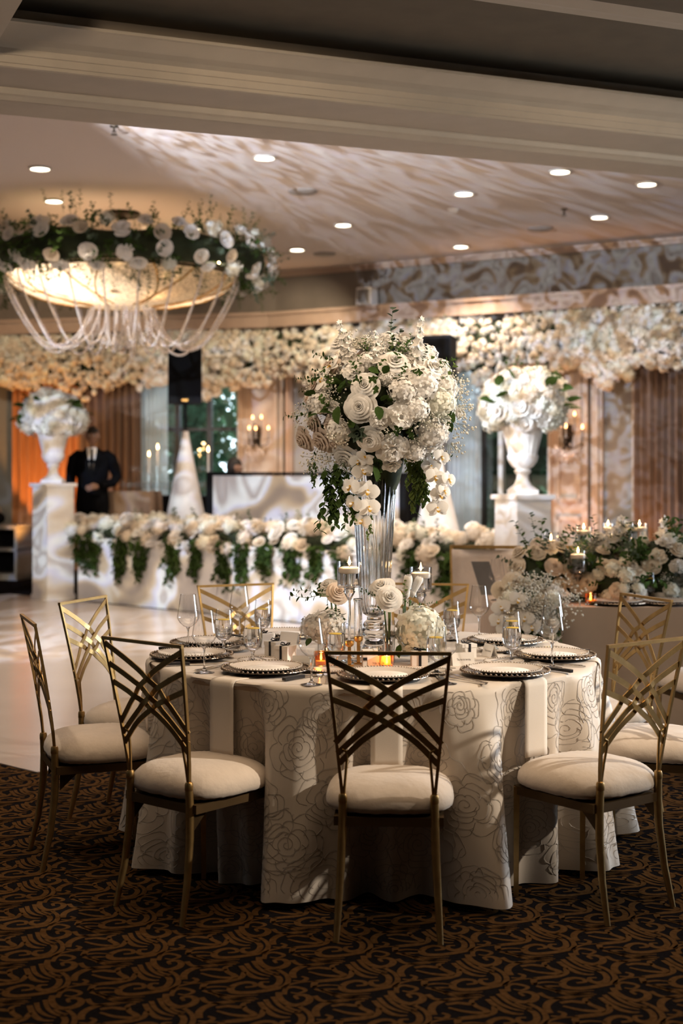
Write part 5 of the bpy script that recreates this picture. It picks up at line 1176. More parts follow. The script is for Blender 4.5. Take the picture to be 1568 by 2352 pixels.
def face_parts(t_, c, s):
    m_ = MB()
    for sx in (-1, 1): m_.ico((c[0] + sx * .030 * s, c[1] - .083 * s, c[2] + .010 * s), (.013 * s, .008 * s, .008 * s), 0, None, 2)
    m_.build('eyes', M_paper, t_); m_ = MB()
    for sx in (-1, 1): m_.ico((c[0] + sx * .030 * s, c[1] - .0895 * s, c[2] + .010 * s), (.0055 * s, .003 * s, .0055 * s), 0, None, 1); m_.tube([(c[0] + sx * .014 * s, c[1] - .094 * s, c[2] + .026 * s), (c[0] + sx * .032 * s, c[1] - .094 * s, c[2] + .032 * s), (c[0] + sx * .048 * s, c[1] - .082 * s, c[2] + .026 * s)], .004 * s, 6)
    m_.build('brows_and_pupils', M_hair, t_); m_ = MB(); m_.tube([(c[0] - .024 * s, c[1] - .090 * s, c[2] - .058 * s), (c[0], c[1] - .103 * s, c[2] - .056 * s), (c[0] + .024 * s, c[1] - .090 * s, c[2] - .058 * s)], [.003 * s, .007 * s, .003 * s], 8, 0, True, None, .7); m_.build('lips', M_lips, t_)
def man(x, y, z, rz, lab):
    t_ = thing('person', lab, 'person', (x, y, z), rz)
    H = [((0, 0, .95), (.115, .085)), ((0, 0, 1.15), (.12, .09)), ((0, .01, 1.36), (.135, .09)), ((0, .012, 1.47), (.07, .065)), ((0, .0, 1.55), (.056, .058)),
         ((-.19, .01, 1.40), (.045, .045)), ((-.255, .03, 1.16), (.036, .036)), ((-.252, -.02, .90), (.030, .030)), ((.20, .01, 1.40), (.045, .045)), ((.290, .058, 1.165), (.024, .024)), ((.10, -.14, 1.05), (.030, .030)),
         ((-.09, 0, .88), (.070, .075)), ((-.10, 0, .50), (.056, .060)), ((-.10, .02, .10), (.042, .045)), ((.09, 0, .88), (.070, .075)), ((.10, 0, .50), (.056, .060)), ((.10, .02, .10), (.042, .045))]
    E = [(0, 1), (1, 2), (2, 3), (3, 4), (2, 5), (5, 6), (6, 7), (2, 8), (8, 9), (9, 10), (0, 11), (11, 12), (12, 13), (0, 14), (14, 15), (15, 16)]
    skin_obj('body', H, E, M_skin, t_)
    m_ = MB(); head(m_, (0, -.012, 1.655)); m_.build('head', M_skin, t_)
    m_ = MB(); V, Fc = ICO[3]; keep = [i for i, v in enumerate(V) if v.z > .25 or (v.y > .2 and v.z > -.5)]; ks = set(keep); mp = {k_: n_ for n_, k_ in enumerate(keep)}
    m_.add([(V[i].x * .082, -.008 + V[i].y * .104, 1.66 + V[i].z * .125) for i in keep], [tuple(mp[i] for i in f) for f in Fc if all(i in ks for i in f)]); m_.build('hair', M_hair, t_)
    for M in (TRS((-.25, -.025, .885), Quaternion((1, 0, 0), -.1)), TRS((.085, -.155, 1.045), Quaternion((0, 1, 0), 1.45) @ Quaternion((0, 0, 1), .4))):
        m_ = MB(); hand(m_, M); m_.build('hand', M_skin, t_)
    def loft(mb_, rings, n=20):
        vs_ = []
        for cx_, cy_, z_, rx_, ry_ in rings:
            for j in range(n): q_ = 2 * math.pi * j / n; vs_.append((cx_ + math.copysign(abs(math.cos(q_)) ** .85, math.cos(q_)) * rx_, cy_ + math.copysign(abs(math.sin(q_)) ** .85, math.sin(q_)) * ry_, z_))
        k_ = len(rings); mb_.add(vs_, [(i * n + j, i * n + (j + 1) % n, (i + 1) * n + (j + 1) % n, (i + 1) * n + j) for i in range(k_ - 1) for j in range(n)] + [tuple(range(n))[::-1], tuple((k_ - 1) * n + j for j in range(n))])
    m_ = MB(); loft(m_, [(0, .01, .76, .205, .150), (0, .01, .84, .205, .150), (0, .008, .98, .192, .140), (0, .005, 1.10, .183, .133), (0, .005, 1.24, .200, .138), (0, .012, 1.36, .222, .132), (0, .015, 1.42, .215, .115), (0, .015, 1.47, .140, .090), (0, .015, 1.505, .078, .074)])
    for pth in (((-.10, .015, 1.44), (-.165, .015, 1.435), (-.222, .012, 1.38), (-.250, .03, 1.25), (-.262, .035, 1.14), (-.266, .010, 1.03), (-.256, -.02, .89)), ((.10, .015, 1.44), (.165, .015, 1.435), (.225, .012, 1.38), (.268, .04, 1.26), (.292, .06, 1.16), (.245, -.03, 1.09), (.115, -.155, 1.055))):
        m_.tube(pth, [.035, .062, .074, .070, .062, .056, .048], 14)
    m_.build('suit_jacket', M_suit, t_)
    m_ = MB()
    for s_ in (-1, 1): loft(m_, [(s_ * .105, .02, .035, .066, .085), (s_ * .105, .012, .30, .070, .080), (s_ * .105, .0, .50, .078, .085), (s_ * .098, .0, .72, .100, .115), (s_ * .085, .0, .90, .105, .130), (s_ * .06, .0, 1.0, .11, .12)])
    m_.build('trousers', M_suit, t_)
    face_parts(t_, (0, -.012, 1.655), 1.0)
    m_ = MB(); m_.add([(-.062, -.060, 1.52), (.062, -.060, 1.52), (.055, -.100, 1.46), (.012, -.142, 1.20), (-.012, -.142, 1.20), (-.055, -.100, 1.46)], [(0, 1, 2, 5), (5, 2, 3, 4)]); m_.build('shirt_front', M_paper, t_)
    m_ = MB(); m_.ribbon([(0, -.098, 1.50), (0, -.128, 1.44), (0, -.148, 1.34), (0, -.158, 1.20)], [.03, .03, .045, .03], .008, (0, -1, .15)); m_.build('necktie', M_suit, t_)
    for s_ in (-1, 1): m_ = MB(); m_.ribbon([(s_ * .062, -.055, 1.52), (s_ * .082, -.105, 1.44), (s_ * .055, -.148, 1.30), (s_ * .018, -.155, 1.18)], [.03, .055, .05, .02], .008, (0, -1, 0)); m_.build('lapel', M_suit, t_)
    for s_ in (-1, 1): m_ = MB(); m_.ico((s_ * .105, -.05, .035), (.05, .135, .045), 0, None, 2); m_.build('shoe', M_black, t_)
    return t_
man((212 - PX) * 17.35 / F, 17.35, .25, R(6), 'man in black suit with white shirt and dark tie standing behind the left pedestal')
def seated(x, y, z, rz, lab):
    t_ = thing('person', lab, 'person', (x, y, z), rz); sh = .50
    H = [((0, .0, sh + .08), (.15, .12)), ((0, -.02, sh + .30), (.14, .11)), ((0, -.05, sh + .50), (.155, .11)), ((0, -.06, sh + .60), (.075, .07)), ((0, -.075, sh + .67), (.055, .056)), ((-.185, -.05, sh + .54), (.066, .066)), ((-.24, -.12, sh + .30), (.046, .046)), ((-.17, -.34, sh + .25), (.034, .034)), ((.185, -.05, sh + .54), (.066, .066)), ((.24, -.12, sh + .30), (.046, .046)), ((.17, -.34, sh + .25), (.034, .034)),
         ((-.10, -.06, sh + .07), (.09, .09)), ((-.11, -.44, sh + .05), (.066, .066)), ((-.11, -.46, .08), (.045, .045)), ((.10, -.06, sh + .07), (.09, .09)), ((.11, -.44, sh + .05), (.066, .066)), ((.11, -.46, .08), (.045, .045))]
    E = [(0, 1), (1, 2), (2, 3), (3, 4), (2, 5), (5, 6), (6, 7), (2, 8), (8, 9), (9, 10), (0, 11), (11, 12), (12, 13), (0, 14), (14, 15), (15, 16)]
    skin_obj('body', H, E, M_skin, t_); skin_obj('black_clothes', [(p_, tuple(q_ * 1.16 for q_ in r_)) for p_, r_ in H[:3]] + [(H[3][0], (.08, .075))] + [(p_, tuple(q_ * 1.2 for q_ in r_)) for p_, r_ in H[5:]], [(0, 1), (1, 2), (2, 3), (2, 4), (4, 5), (5, 6), (2, 7), (7, 8), (8, 9), (0, 10), (10, 11), (11, 12), (0, 13), (13, 14), (14, 15)], M_suit, t_)
    face_parts(t_, (0, -.09, sh + .775), .98)
    m_ = MB(); head(m_, (0, -.09, sh + .775), .98); m_.build('head', M_skin, t_)
    m_ = MB(); V, Fc = ICO[3]; keep = [i for i, v in enumerate(V) if v.z > .2 or (v.y > .0 and v.z > -.6)]; ks = set(keep); mp = {k_: n_ for n_, k_ in enumerate(keep)}
    m_.add([(V[i].x * .082, -.086 + V[i].y * .104, sh + .78 + V[i].z * .125) for i in keep], [tuple(mp[i] for i in f) for f in Fc if all(i in ks for i in f)]); m_.build('hair', M_hair, t_)
    for s_ in (-1, 1): m_ = MB(); hand(m_, TRS((s_ * .165, -.355, sh + .25), Quaternion((1, 0, 0), -1.45)), .5); m_.build('hand', M_skin, t_)
    for s_ in (-1, 1): m_ = MB(); m_.ico((s_ * .11, -.52, .035), (.05, .13, .04), 0, None, 2); m_.build('shoe', M_black, t_)
q = Vector(((522 - PX) * 17.6 / F, 17.6))
seated(q.x, q.y, .25, frz + R(150), 'person in black seated behind the white booth, seen in silhouette')
t = thing('bar_stool', 'black stool under the person behind the booth', 'stool', (q.x, q.y, .25), frz); mb = MB(); mb.lathe([(.001, .47), (.16, .47), (.17, .455), (.16, .44), (.001, .44)], 20); mb.build('seat', M_black, t)
for i in range(4):
    a = R(45 + 90 * i); mb = MB(); mb.tube([(.10 * math.cos(a), .10 * math.sin(a), .44), (.17 * math.cos(a), .17 * math.sin(a), 0)], .012, 8); mb.build('leg', M_black, t)
# ---- draped side tables and the drinks bar behind
def draped(name, lab, x, y, z, a, w_, d_, h, m, flare=.04):
    t_ = thing(name, lab, 'table', (x, y, z), a); m_ = MB(); m_.box((0, 0, h - .015), (w_ - .02, d_ - .02, .028)); m_.build('tabletop', m, t_)
    m_ = MB(); per = []
    N_ = 96
    def rp(u, s_):
        L_ = 2 * (w_ + d_); q_ = u * L_; a_, b_ = w_ / 2, d_ / 2
        if q_ < w_: p_, n_ = Vector((-a_ + q_, -b_)), Vector((0, -1))
        elif q_ < w_ + d_: p_, n_ = Vector((a_, -b_ + q_ - w_)), Vector((1, 0))
        elif q_ < 2 * w_ + d_: p_, n_ = Vector((a_ - (q_ - w_ - d_), b_)), Vector((0, 1))
        else: p_, n_ = Vector((-a_, b_ - (q_ - 2 * w_ - d_))), Vector((-1, 0))
        return p_ + n_ * (flare * s_ + .012 * s_ * math.sin(u * 2 * math.pi * 26))
    m_.grid(lambda u, v: (*rp(u, v), h - v * (h - .01)), N_, 6, 0, None, True); m_.add([(-w_ / 2, -d_ / 2, h), (w_ / 2, -d_ / 2, h), (w_ / 2, d_ / 2, h), (-w_ / 2, d_ / 2, h)], [(0, 1, 2, 3)], 0, False); m_.build('draped_cloth', m, t_)
    for sx in (-1, 1):
        for sy in (-1, 1): m_ = MB(); m_.box((sx * (w_ / 2 - .06), sy * (d_ / 2 - .06), (h - .03) / 2), (.04, .04, h - .03)); m_.build('leg', M_grey, t_)
    return t_
draped('side_table', 'small table under a tan cloth beside the suited man', (305 - PX) * 17.75 / F, 17.75, .25, R(-10), .60, .5, .98, M_tan, .06)
bx, by = (378 - PX) * 18.5 / F, 18.55
draped('drinks_bar', 'black-clothed drinks bar under the window', bx, by, .25, R(-15), 1.3, .46, .91, M_blackf, .02)
mb = MB(); mb.lathe([(.001, 0), (.030, 0), (.028, .004), (.006, .012), (.005, .07), (.012, .078), (.032, .10), (.036, .13), (.030, .175)], 14); bar_me = mb.mesh('bar_glass', M_glass)
for r in range(4):
    for i in range(11):
        a = R(-15); u_ = -.56 + i * .108; v_ = -.17 + r * .105; o = put('bar_glass', bar_me, None, (bx + u_ * math.cos(a) - v_ * math.sin(a), by + u_ * math.sin(a) + v_ * math.cos(a), 1.163)); tag(o, 'stemmed empty glass in the ' + ('front', 'second', 'third', 'rear')[r] + ' row on the black drinks bar', 'glass', 'glasses on the drinks bar')
t = thing('glass_shelf', 'clear raised shelf over the glasses on the drinks bar', 'shelf', (bx, by + .1, 1.163), R(-15)); mb = MB(); mb.box((0, .05, .205), (1.2, .24, .008)); mb.build('shelf_plate', M_wpane, t)
for sx in (-1, 1):
    for sy in (-.05, .15): mb = MB(); mb.tube([(sx * .58, sy, 0), (sx * .58, sy, .202)], .006, 6); mb.build('leg', M_grey, t)
for i in range(11):
    a = R(-15); u_ = -.52 + i * .104; v_ = .15; o = put('bar_glass', bar_me, None, (bx + u_ * math.cos(a) - v_ * math.sin(a), by + u_ * math.sin(a) + v_ * math.cos(a), 1.374)); tag(o, 'stemmed glass on the raised shelf of the drinks bar', 'glass', 'glasses on the bar shelf')
def taper(px, Y, ztop, z0, lab):
    x = (px - PX) * Y / F; t_ = thing('taper_candle', lab, 'candle', (x, Y, z0), 0, 'lit candles on the bar'); m_ = MB(); m_.lathe([(.001, 0), (.045, 0), (.045, .006), (.012, .02), (.010, ztop - z0 - .25), (.016, ztop - z0 - .23), (.001, ztop - z0 - .23)], 16); m_.build('holder', M_crystal, t_)
    m_ = MB(); m_.lathe([(.011, ztop - z0 - .23), (.010, ztop - z0 - .01), (.001, ztop - z0)], 12); m_.build('wax', M_wax, t_); flame(t_, (0, 0, ztop - z0), 1.9); point('candle_light', (x, Y, ztop + .1), .5, (1, .6, .28), .02)
taper(342, 18.45, EYE + 14 / 3267 * 18.45 + .06, 1.163, 'lit candle on the bar before the sheer curtain, left one of two'); taper(362, 18.5, EYE + 30 / 3267 * 18.5 + .06, 1.163, 'lit candle on the bar before the sheer curtain, right one of two')
mb = MB(); bq = Vector((b0_.x, b0_.y)) + fu * .25 + fn * .5; px_ = PX + F * bq.x / bq.y
taper(478, 17.0, EYE + 27 / 3267 * 17.0 + .04, 1.186, 'lit candle standing at the left end of the white booth')
# ---- dim sideboard at the far left with a dark bag
p = wall_pt(8)[0]; t = thing('sideboard', 'pale sideboard with shelves at the far left wall', 'cabinet', (p.x - .08, p.y - .50, 0), R(-15))
for z, h in ((.72, .05), (.42, .04), (.05, .08)): mb = MB(); mb.box((0, 0, z), (1.1, .5, h)); mb.build('shelf', M_grey, t)
for x in (-.53, .53): mb = MB(); mb.box((x, 0, .36), (.04, .48, .70)); mb.build('side', M_grey, t)
mb = MB(); mb.box((0, .22, .36), (1.04, .03, .68)); mb.build('back_panel', M_black, t)
q = wall_pt(27)[0]; t = thing('handbag', 'dark bag standing on the far left sideboard', 'bag', (q.x - .1, q.y - .48, .746), R(-15)); mb = MB(); mb.ico((0, 0, .09), (.13, .08, .09), 0, None, 2); mb.build('pouch', M_blackf, t); mb = MB(); mb.tube([(-.08, 0, .14), (-.05, 0, .25), (.05, 0, .25), (.08, 0, .14)], .009, 6); mb.build('handle', M_tan, t)
# ---- drapes and sheers, pleated
def drape(name, lab, p0, p1, z0, z1, m, pleats, amp, off=.16, cat='curtain', tie=None):
    """pleated cloth following the wall; tie=(height, keep) gathers it towards p0"""
    m_ = MB(); nu = pleats * 8 + 1
    def fn_(u, v):
        z = z1 + (z0 - z1) * v; uu = u
        if tie: kx = 1 - (1 - tie[1]) * math.exp(-((z - tie[0]) / .55) ** 2); uu = u * kx if tie[2] > 0 else 1 - (1 - u) * kx
        p_, t_, n_ = wall_pt(p0 + (p1 - p0) * uu); d_ = off + amp * math.sin(u * pleats * 2 * math.pi + .6 * math.sin(v * 3 + u * 9)); return (p_.x + n_.x * d_, p_.y + n_.y * d_, z)
    m_.grid(fn_, nu, 14); t_ = m_.build(name, m); return tag(t_, lab, cat)
drape('drape', 'rust drape glowing orange behind the left urn', 42, 205, .02, 2.84, M_drape_o, 10, .045)
drape('drape', 'brown drape behind the suited man', 200, 336, .02, 2.84, M_drape, 8, .05, .20)
drape('sheer_curtain', 'white sheer curtain at the left of the tree window', 322, 392, .02, 2.84, M_sheer, 7, .035, .11, 'curtain')
drape('sheer_curtain', 'wide white sheer curtain right of the tall flower arrangement', 1030, 1112, .02, 2.84, M_sheer, 8, .04, .11)
drape('drape', 'brown drape left of the wide sheer curtain', 985, 1036, .02, 2.84, M_drape, 4, .05, .18)
drape('drape', 'brown swagged drape at the right picture edge', 1468, 1580, .02, 2.84, M_drape, 7, .05, .17)
drape('drape', 'rust drape hanging behind the swagged one at right', 1490, 1640, .02, 2.84, M_drape_o, 9, .04, .08)
mb = MB(); p0_, _, n_ = wall_pt(-80); p1_ = wall_pt(1660)[0]
# ---- crystal wall sconces
def sconce(px, bulbs, lab):
    p_, u_, n_ = wall_pt(px); Y = p_.y; k = lambda a, b: at(a, b, (p_ + n_ * .24).y); z0 = k(px, 1000).z; b = Vector((p_.x + n_.x * .055, p_.y + n_.y * .055, z0)); t_ = thing('wall_sconce', lab, 'wall lamp', b, math.atan2(u_.y, u_.x), 'crystal wall sconces')
    inv = Matrix.Rotation(-math.atan2(u_.y, u_.x), 3, 'Z')
    m_ = MB(); m_.lathe([(.001, -.10), (.03, -.08), (.045, 0), (.03, .09), (.001, .12)], 14, 0, Matrix.Rotation(R(90), 4, 'X') @ Matrix.Scale(1, 4)); m_.box((0, .0, .0), (.07, .02, .26)); m_.build('back_plate', M_bronze, t_)
    m_ = MB(); m_.tube([(0, -.02, -.12), (0, -.10, -.10), (0, -.14, .0), (0, -.14, .16)], [.012, .016, .022, .010], 8); m_.ico((0, -.14, -.08), .035, 0, None, 1); m_.build('centre_stem', M_bronze, t_)
    for bx_, by_ in bulbs:
        q_ = inv @ (k(bx_, by_) - b); m_ = MB(); m_.tube([(0, -.10, -.10), (q_.x * .5, -.16, -.16), (q_.x, q_.y, q_.z - .19), (q_.x, q_.y, q_.z - .13)], .007, 6); arm = m_.build('arm', M_bronze, t_)
        m_ = MB(); m_.lathe([(.001, q_.z - .13), (.028, q_.z - .125), (.012, q_.z - .115), (.011, q_.z - .02), (.001, q_.z - .018)], 10, 0, Matrix.Translation((q_.x, q_.y, 0))); m_.build('candle_sleeve', M_grey, arm)
        m_ = MB(); m_.lathe([(.001, q_.z - .018), (.014, q_.z), (.009, q_.z + .022), (.001, q_.z + .04)], 10, 0, Matrix.Translation((q_.x, q_.y, 0))); m_.build('bulb', M_flick, arm)
    gg = random.Random(int(px)); m_ = MB()
    for i in range(70):
        a_ = gg.uniform(0, 6.28); r_ = gg.uniform(.02, .17); zz = -.30 + .9 * r_ * gg.uniform(.2, 1.2) + gg.uniform(-.03, .05); m_.ico((r_ * math.cos(a_), -.15 + .12 * math.sin(a_) * r_ / .17, zz), (.011, .011, .022))
    o = m_.build('crystal_drops', M_beads, t_); o['kind'] = 'stuff'; point('sconce_glow', Vector((p_.x + n_.x * .45, p_.y + n_.y * .45, z0 + .18)), 2.2, (1, .5, .22), .08)
sconce(595, [(580, 960), (600, 959), (572, 984), (587, 985), (616, 984)], 'crystal candle sconce on the panel left of the tall flower arrangement')
sconce(1312, [(1292, 952), (1319, 952), (1286, 979), (1299, 980), (1337, 982)], 'crystal candle sconce on the orange panel right of the right urn')
# ---- flower garland along the top of the wall
g = random.Random(77); gp = wall_pt(PX)[0]
t = thing('flower_garland', 'thick garland of white blossoms along the top of the back wall', 'flowers', (gp.x, gp.y, 2.95)); go = Vector((gp.x, gp.y, 2.95))
def low_edge(px): return 2.60 + .075 * math.sin(px * .021) + .06 * math.sin(px * .047 + 1) + .03 * math.sin(px * .11)
items = []
for i in range(3000):
    px = g.uniform(-120, 1690); p_, u_, n_ = wall_pt(px); lo = low_edge(px); v_ = g.random(); z = lo + (3.34 - lo) * v_
    d_ = .16 + .30 * math.sin(math.pi * min(1, .15 + v_ * .8)) * g.uniform(.55, 1.0)
    loc = Vector((p_.x + n_.x * d_, p_.y + n_.y * d_, z)); dr = Vector((n_.x + g.uniform(-.5, .5), n_.y + g.uniform(-.4, .1), g.uniform(-.6, .5))); items.append((d_ + g.uniform(-.05, .05) + (.4 if 0 < px < 1568 else 0), loc, dr, g.uniform(.060, .088) * (.8 + .25 * math.sin(px * .013 + 2)), g.choice(('bl', 'bl', 'blc', 'blc', 'hydc_lo', 'hyd_lo'))))
items.sort(key=lambda q_: -q_[0])
for d_, loc, dr, s_, k in items[:300]: bloom(k, t, loc - go, dr, s_, None, g)
def soup(name, m_list, rows, parent, org_):
    """many small blooms merged into one mesh (kind 'stuff')"""
    cache = {}; V_, F_, Mi = [], [], []
    for kd, loc, dr, s_ in rows:
        me = g.choice(FL[kd]); 
        if me.name not in cache: cache[me.name] = ([v.co.copy() for v in me.vertices], [tuple(p_.vertices) for p_ in me.polygons], [p_.material_index for p_ in me.polygons], [m_list.index(mm) for mm in me.materials])
        vv, ff, mi, mm = cache[me.name]; M = TRS(loc - org_, face(dr, g.uniform(0, 6.28)), s_); n_ = len(V_)
        V_ += [tuple(M @ v) for v in vv]; F_ += [tuple(i + n_ for i in f) for f in ff]; Mi += [mm[i] for i in mi]
    b = MB(); b.v, b.f, b.m, b.s = V_, F_, Mi, [True] * len(F_); o = b.build(name, m_list, parent); o['kind'] = 'stuff'; return o
soup('massed_blossoms', [M_petal, M_petal_c, M_hyd], [(k, loc, dr, s_) for d_, loc, dr, s_, k in items[300:]], t, go)
rows = []
for i in range(75):
    px = g.uniform(-120, 1690); p_, u_, n_ = wall_pt(px); lo = low_edge(px); z = g.uniform(lo + .02, 3.33); d_ = g.uniform(.26, .47); rows.append(('sprig' if g.random() < .8 else 'sprig_l', Vector((p_.x + n_.x * d_, p_.y + n_.y * d_, z)), Vector((g.uniform(-1, 1), -.5, g.uniform(-1, .8))), g.uniform(.09, .15)))
soup('leaf_sprigs', [M_leaf, M_leaf_l, M_stem], rows, t, go)
mb = MB()
for i in range(70):
    px = -120 + i * 26.2; p_, u_, n_ = wall_pt(px); lo = low_edge(px); mb.ico((p_.x + n_.x * .18 - go.x, p_.y + n_.y * .18 - go.y, (lo + 3.36) / 2 + .02 - go.z), (.19, .12, (3.22 - lo) / 2), 0, None, 1)
mb.build('moss_base', M_core, t)
# ================================================================== CHANDELIER
hx, hy = -2.21, 14.35
t = thing('bead_chandelier', 'wide glowing beaded basket chandelier with crystal swags', 'chandelier', (hx, hy, HC))
mb = MB(); mb.lathe([(.001, -.055), (.15, -.05), (.175, -.035), (.18, -.005), (.175, 0)], 36); mb.build('ceiling_canopy', M_bronze, t)
mb = MB(); mb.tube([(0, 0, -.04), (0, 0, -.95)], .038, 14); mb.build('stem', M_bronze, t)
RB = 1.16; zr, zb_ = -.62, -.955
mb = MB()
for k in range(2): mb.lathe([(RB - .01, zr + .01 - .03 * k), (RB + .012, zr + .01 - .03 * k), (RB + .012, zr - .012 - .03 * k), (RB - .01, zr - .012 - .03 * k)], 64, 0, None, None, True)
for i in range(8): a = R(45 * i); mb.tube([(RB * math.cos(a), RB * math.sin(a), zr), (.0, .0, -.42)], .008, 6)
mb.build('hoop_frame', M_bronze, t)
def bowl(u, v):
    a = u * 2 * math.pi; r = RB * (1 - v ** 1.55 * .985) + .012 * math.sin(30 * a) * math.sin(v * math.pi); z = zr - (zr - zb_) * math.sin(min(1, v * 1.02) * math.pi / 2) ** .8; return (r * math.cos(a), r * math.sin(a), z + .004 * math.sin(v * 160))
mb = MB(); mb.grid(bowl, 180, 36, 0, None, True); mb.build('beaded_basket', M_basket, t)
for i in range(16):
    a = 2 * math.pi * i / 16; pth = []
    for j in range(14):
        v = j / 13 * .82; q_ = bowl((a + .35 * v * (1 if i % 2 else -1)) / 2 / math.pi, v); pth.append((q_[0] * 1.008, q_[1] * 1.008, q_[2] - .012))
    mb = MB(); mb.tube(pth, .0085, 6); mb.build('basket_rib', M_goldv, t)
for i in range(10):
    a = 2 * math.pi * (i + .3) / 10; mb = MB(); mb.ico((.72 * math.cos(a), .72 * math.sin(a), -.70), .035, 0, None, 1); mb.build('bulb', M_bulb, t)
for i in range(5):
    a = 2 * math.pi * (i + .3) / 5; point('chandelier_lamp', (hx + .62 * math.cos(a), hy + .62 * math.sin(a), HC - .80), 2.1, (1.0, .54, .24), .10)
def strand(name, pts, r, step):
    m_ = MB(); pts = crom(pts, 10); acc = 0; last = None
    for p_ in pts:
        if last is None: m_.ico(p_, r); last = p_; continue
        while (p_ - last).length >= step: last = last + (p_ - last).normalized() * step; m_.ico(last, (r, r, r))
    return m_.build(name, M_beads, t)
for i in range(22):
    a = 2 * math.pi * (i + .5) / 22; c, s_ = math.cos(a), math.sin(a); lowz = -1.37 + .025 * math.sin(i * 2.3); f_ = lambda r, z: (r * c, r * s_, z)
    strand('bead_swag', [f_(RB + .02, zr - .02), f_(RB - .04, zr - .22), f_(RB - .18, -1.10), f_(.80, lowz + .03), f_(.62, lowz), f_(.46, -1.25), f_(.37, -1.10), f_(.32, zb_ - .01)], .0145, .027)
for i in range(14):
    a = 2 * math.pi * i / 14; c, s_ = math.cos(a), math.sin(a); a2 = a + .38; c2, s2 = math.cos(a2), math.sin(a2); r = .30 if i % 2 else .17
    strand('bead_loop', [(r * c, r * s_, zb_ - .01), (r * 1.02 * c, r * 1.02 * s_, -1.18), (r * (c + c2) / 2, r * (s_ + s2) / 2, -1.34 - .02 * (i % 3)), (r * 1.02 * c2, r * 1.02 * s2, -1.18), (r * c2, r * s2, zb_ - .01)], .0145, .027)
mb = MB(); mb.tube([(0, 0, -.95), (0, 0, -1.34)], .006, 6); mb.ico((0, 0, -1.385), .048, 0, None, 3); o = mb.build('crystal_ball', M_crystal, t)
# flower ring round the chandelier
g = random.Random(55); t = thing('chandelier_flower_ring', 'ring of white roses and dark greenery round the chandelier', 'flowers', (hx, hy, HC - .50)); zo = HC - .5
rows = []; ro = Vector((hx, hy, zo))
for i in range(1150):
    a = g.uniform(0, 6.283); r = 1.30 + g.gauss(0, .12); z = g.gauss(.0, .11); d = Vector((math.cos(a) * (r - 1.28) * 4, math.sin(a) * (r - 1.28) * 4, z * 4)) + Vector((g.gauss(0, .5), g.gauss(0, .5), g.gauss(.1, .5)))
    rows.append((g.choice(('sprig', 'sprig', 'sprig', 'euc')), Vector((hx + r * math.cos(a), hy + r * math.sin(a), zo + z)), d, g.uniform(.12, .25)))
soup('leaf_sprigs', [M_leaf, M_euc, M_stem], rows, t, ro)
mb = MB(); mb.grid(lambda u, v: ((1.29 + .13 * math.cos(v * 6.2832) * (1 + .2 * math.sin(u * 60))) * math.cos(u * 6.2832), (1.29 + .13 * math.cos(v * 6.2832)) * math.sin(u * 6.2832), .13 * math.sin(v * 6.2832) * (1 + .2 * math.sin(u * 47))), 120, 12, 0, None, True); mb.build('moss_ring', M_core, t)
for i in range(104):
    a = 2 * math.pi * i / 104 + g.uniform(-.03, .03); ph = (R(22), R(-28), R(-62), R(52))[i % 4] + g.uniform(-.2, .2); r = 1.30 + .235 * math.cos(ph); z = .225 * math.sin(ph); d = Vector((math.cos(ph) * math.cos(a), math.cos(ph) * math.sin(a), math.sin(ph) - .05))
    bloom(g.choice(('rose_lo', 'rose_lo', 'rosec_lo', 'peony_lo') if i % 4 < 2 else ('hyd_lo', 'rose_lo', 'peony_lo')), t, (r * math.cos(a), r * math.sin(a), z), d, g.uniform(.068, .090), None, g)
for i in range(26):
    a = g.uniform(0, 6.283); z = g.uniform(-.24, -.05); r = 1.05 + g.uniform(-.05, .06); mb = MB(); mb.ico((0, 0, 0), .010); mb.build('fairy_light', M_fairy, t, None, (r * math.cos(a), r * math.sin(a), z))
# ================================================================== LONG TABLE AT RIGHT
lx0, lx1, ly0, ly1 = 0.86, 4.4, 7.78, 8.75
t = draped('long_table', 'long dining table under a plain beige cloth at right', (lx0 + lx1) / 2, (ly0 + ly1) / 2 + .03, 0, R(-1.5), lx1 - lx0, ly1 - ly0, TZ, M_cloth2, .05)
LZ = TZ + .001
def padded(x, y, rz, lab):
    t_ = thing('padded_chair', lab, 'chair', (x, y, 0), rz, 'gold framed padded chairs behind the long table'); w_ = .225
    for s_ in (-1, 1): m_ = MB(); m_.ribbon([(s_ * .20, -.04, 0), (s_ * .20, 0, .46), (s_ * w_, -.09, 1.0)], .022, .022, (0, 1, 0)); m_.build('back_post', M_gold, t_); m_ = MB(); m_.tube([(s_ * .19, .40, .44), (s_ * .19, .41, 0)], .013, 4); m_.build('leg', M_gold, t_)
    m_ = MB(); m_.ribbon([(-.236, -.09, 1.0), (.236, -.09, 1.0)], .022, .022, (0, 1, 0)); m_.build('top_rail', M_gold, t_)
    m_ = MB(); m_.grid(lambda u, v: ((u - .5) * .40 * (1 + .12 * v), -.01 - .08 * v - .018 * math.sin(u * math.pi), .56 + .42 * v), 8, 8); o_ = m_.build('padded_back', M_seat, t_); md = o_.modifiers.new('thickness', 'SOLIDIFY'); md.thickness = .035; md.offset = 0
    m_ = MB(); m_.box((0, .19, .43), (.42, .42, .03)); m_.build('seat_frame', M_gold_d, t_); m_ = MB(); m_.ico((0, .19, .465), (.225, .225, .05), 0, None, 2); m_.build('seat', M_seat, t_)
p = at(1112, 1300, 9.35); padded(p.x, 9.40, R(168), 'gold framed padded chair behind the long table, left of its flowers')
p = at(1196, 1300, 9.2); padded(p.x + .30, 9.36, R(176), 'gold framed padded chair behind the flowers of the long table')
chair('K', 1.92, 7.02, -.25, 1.0, 'gold chair at the long table, only its seat side showing at the right edge', 'gold chairs at the long table')
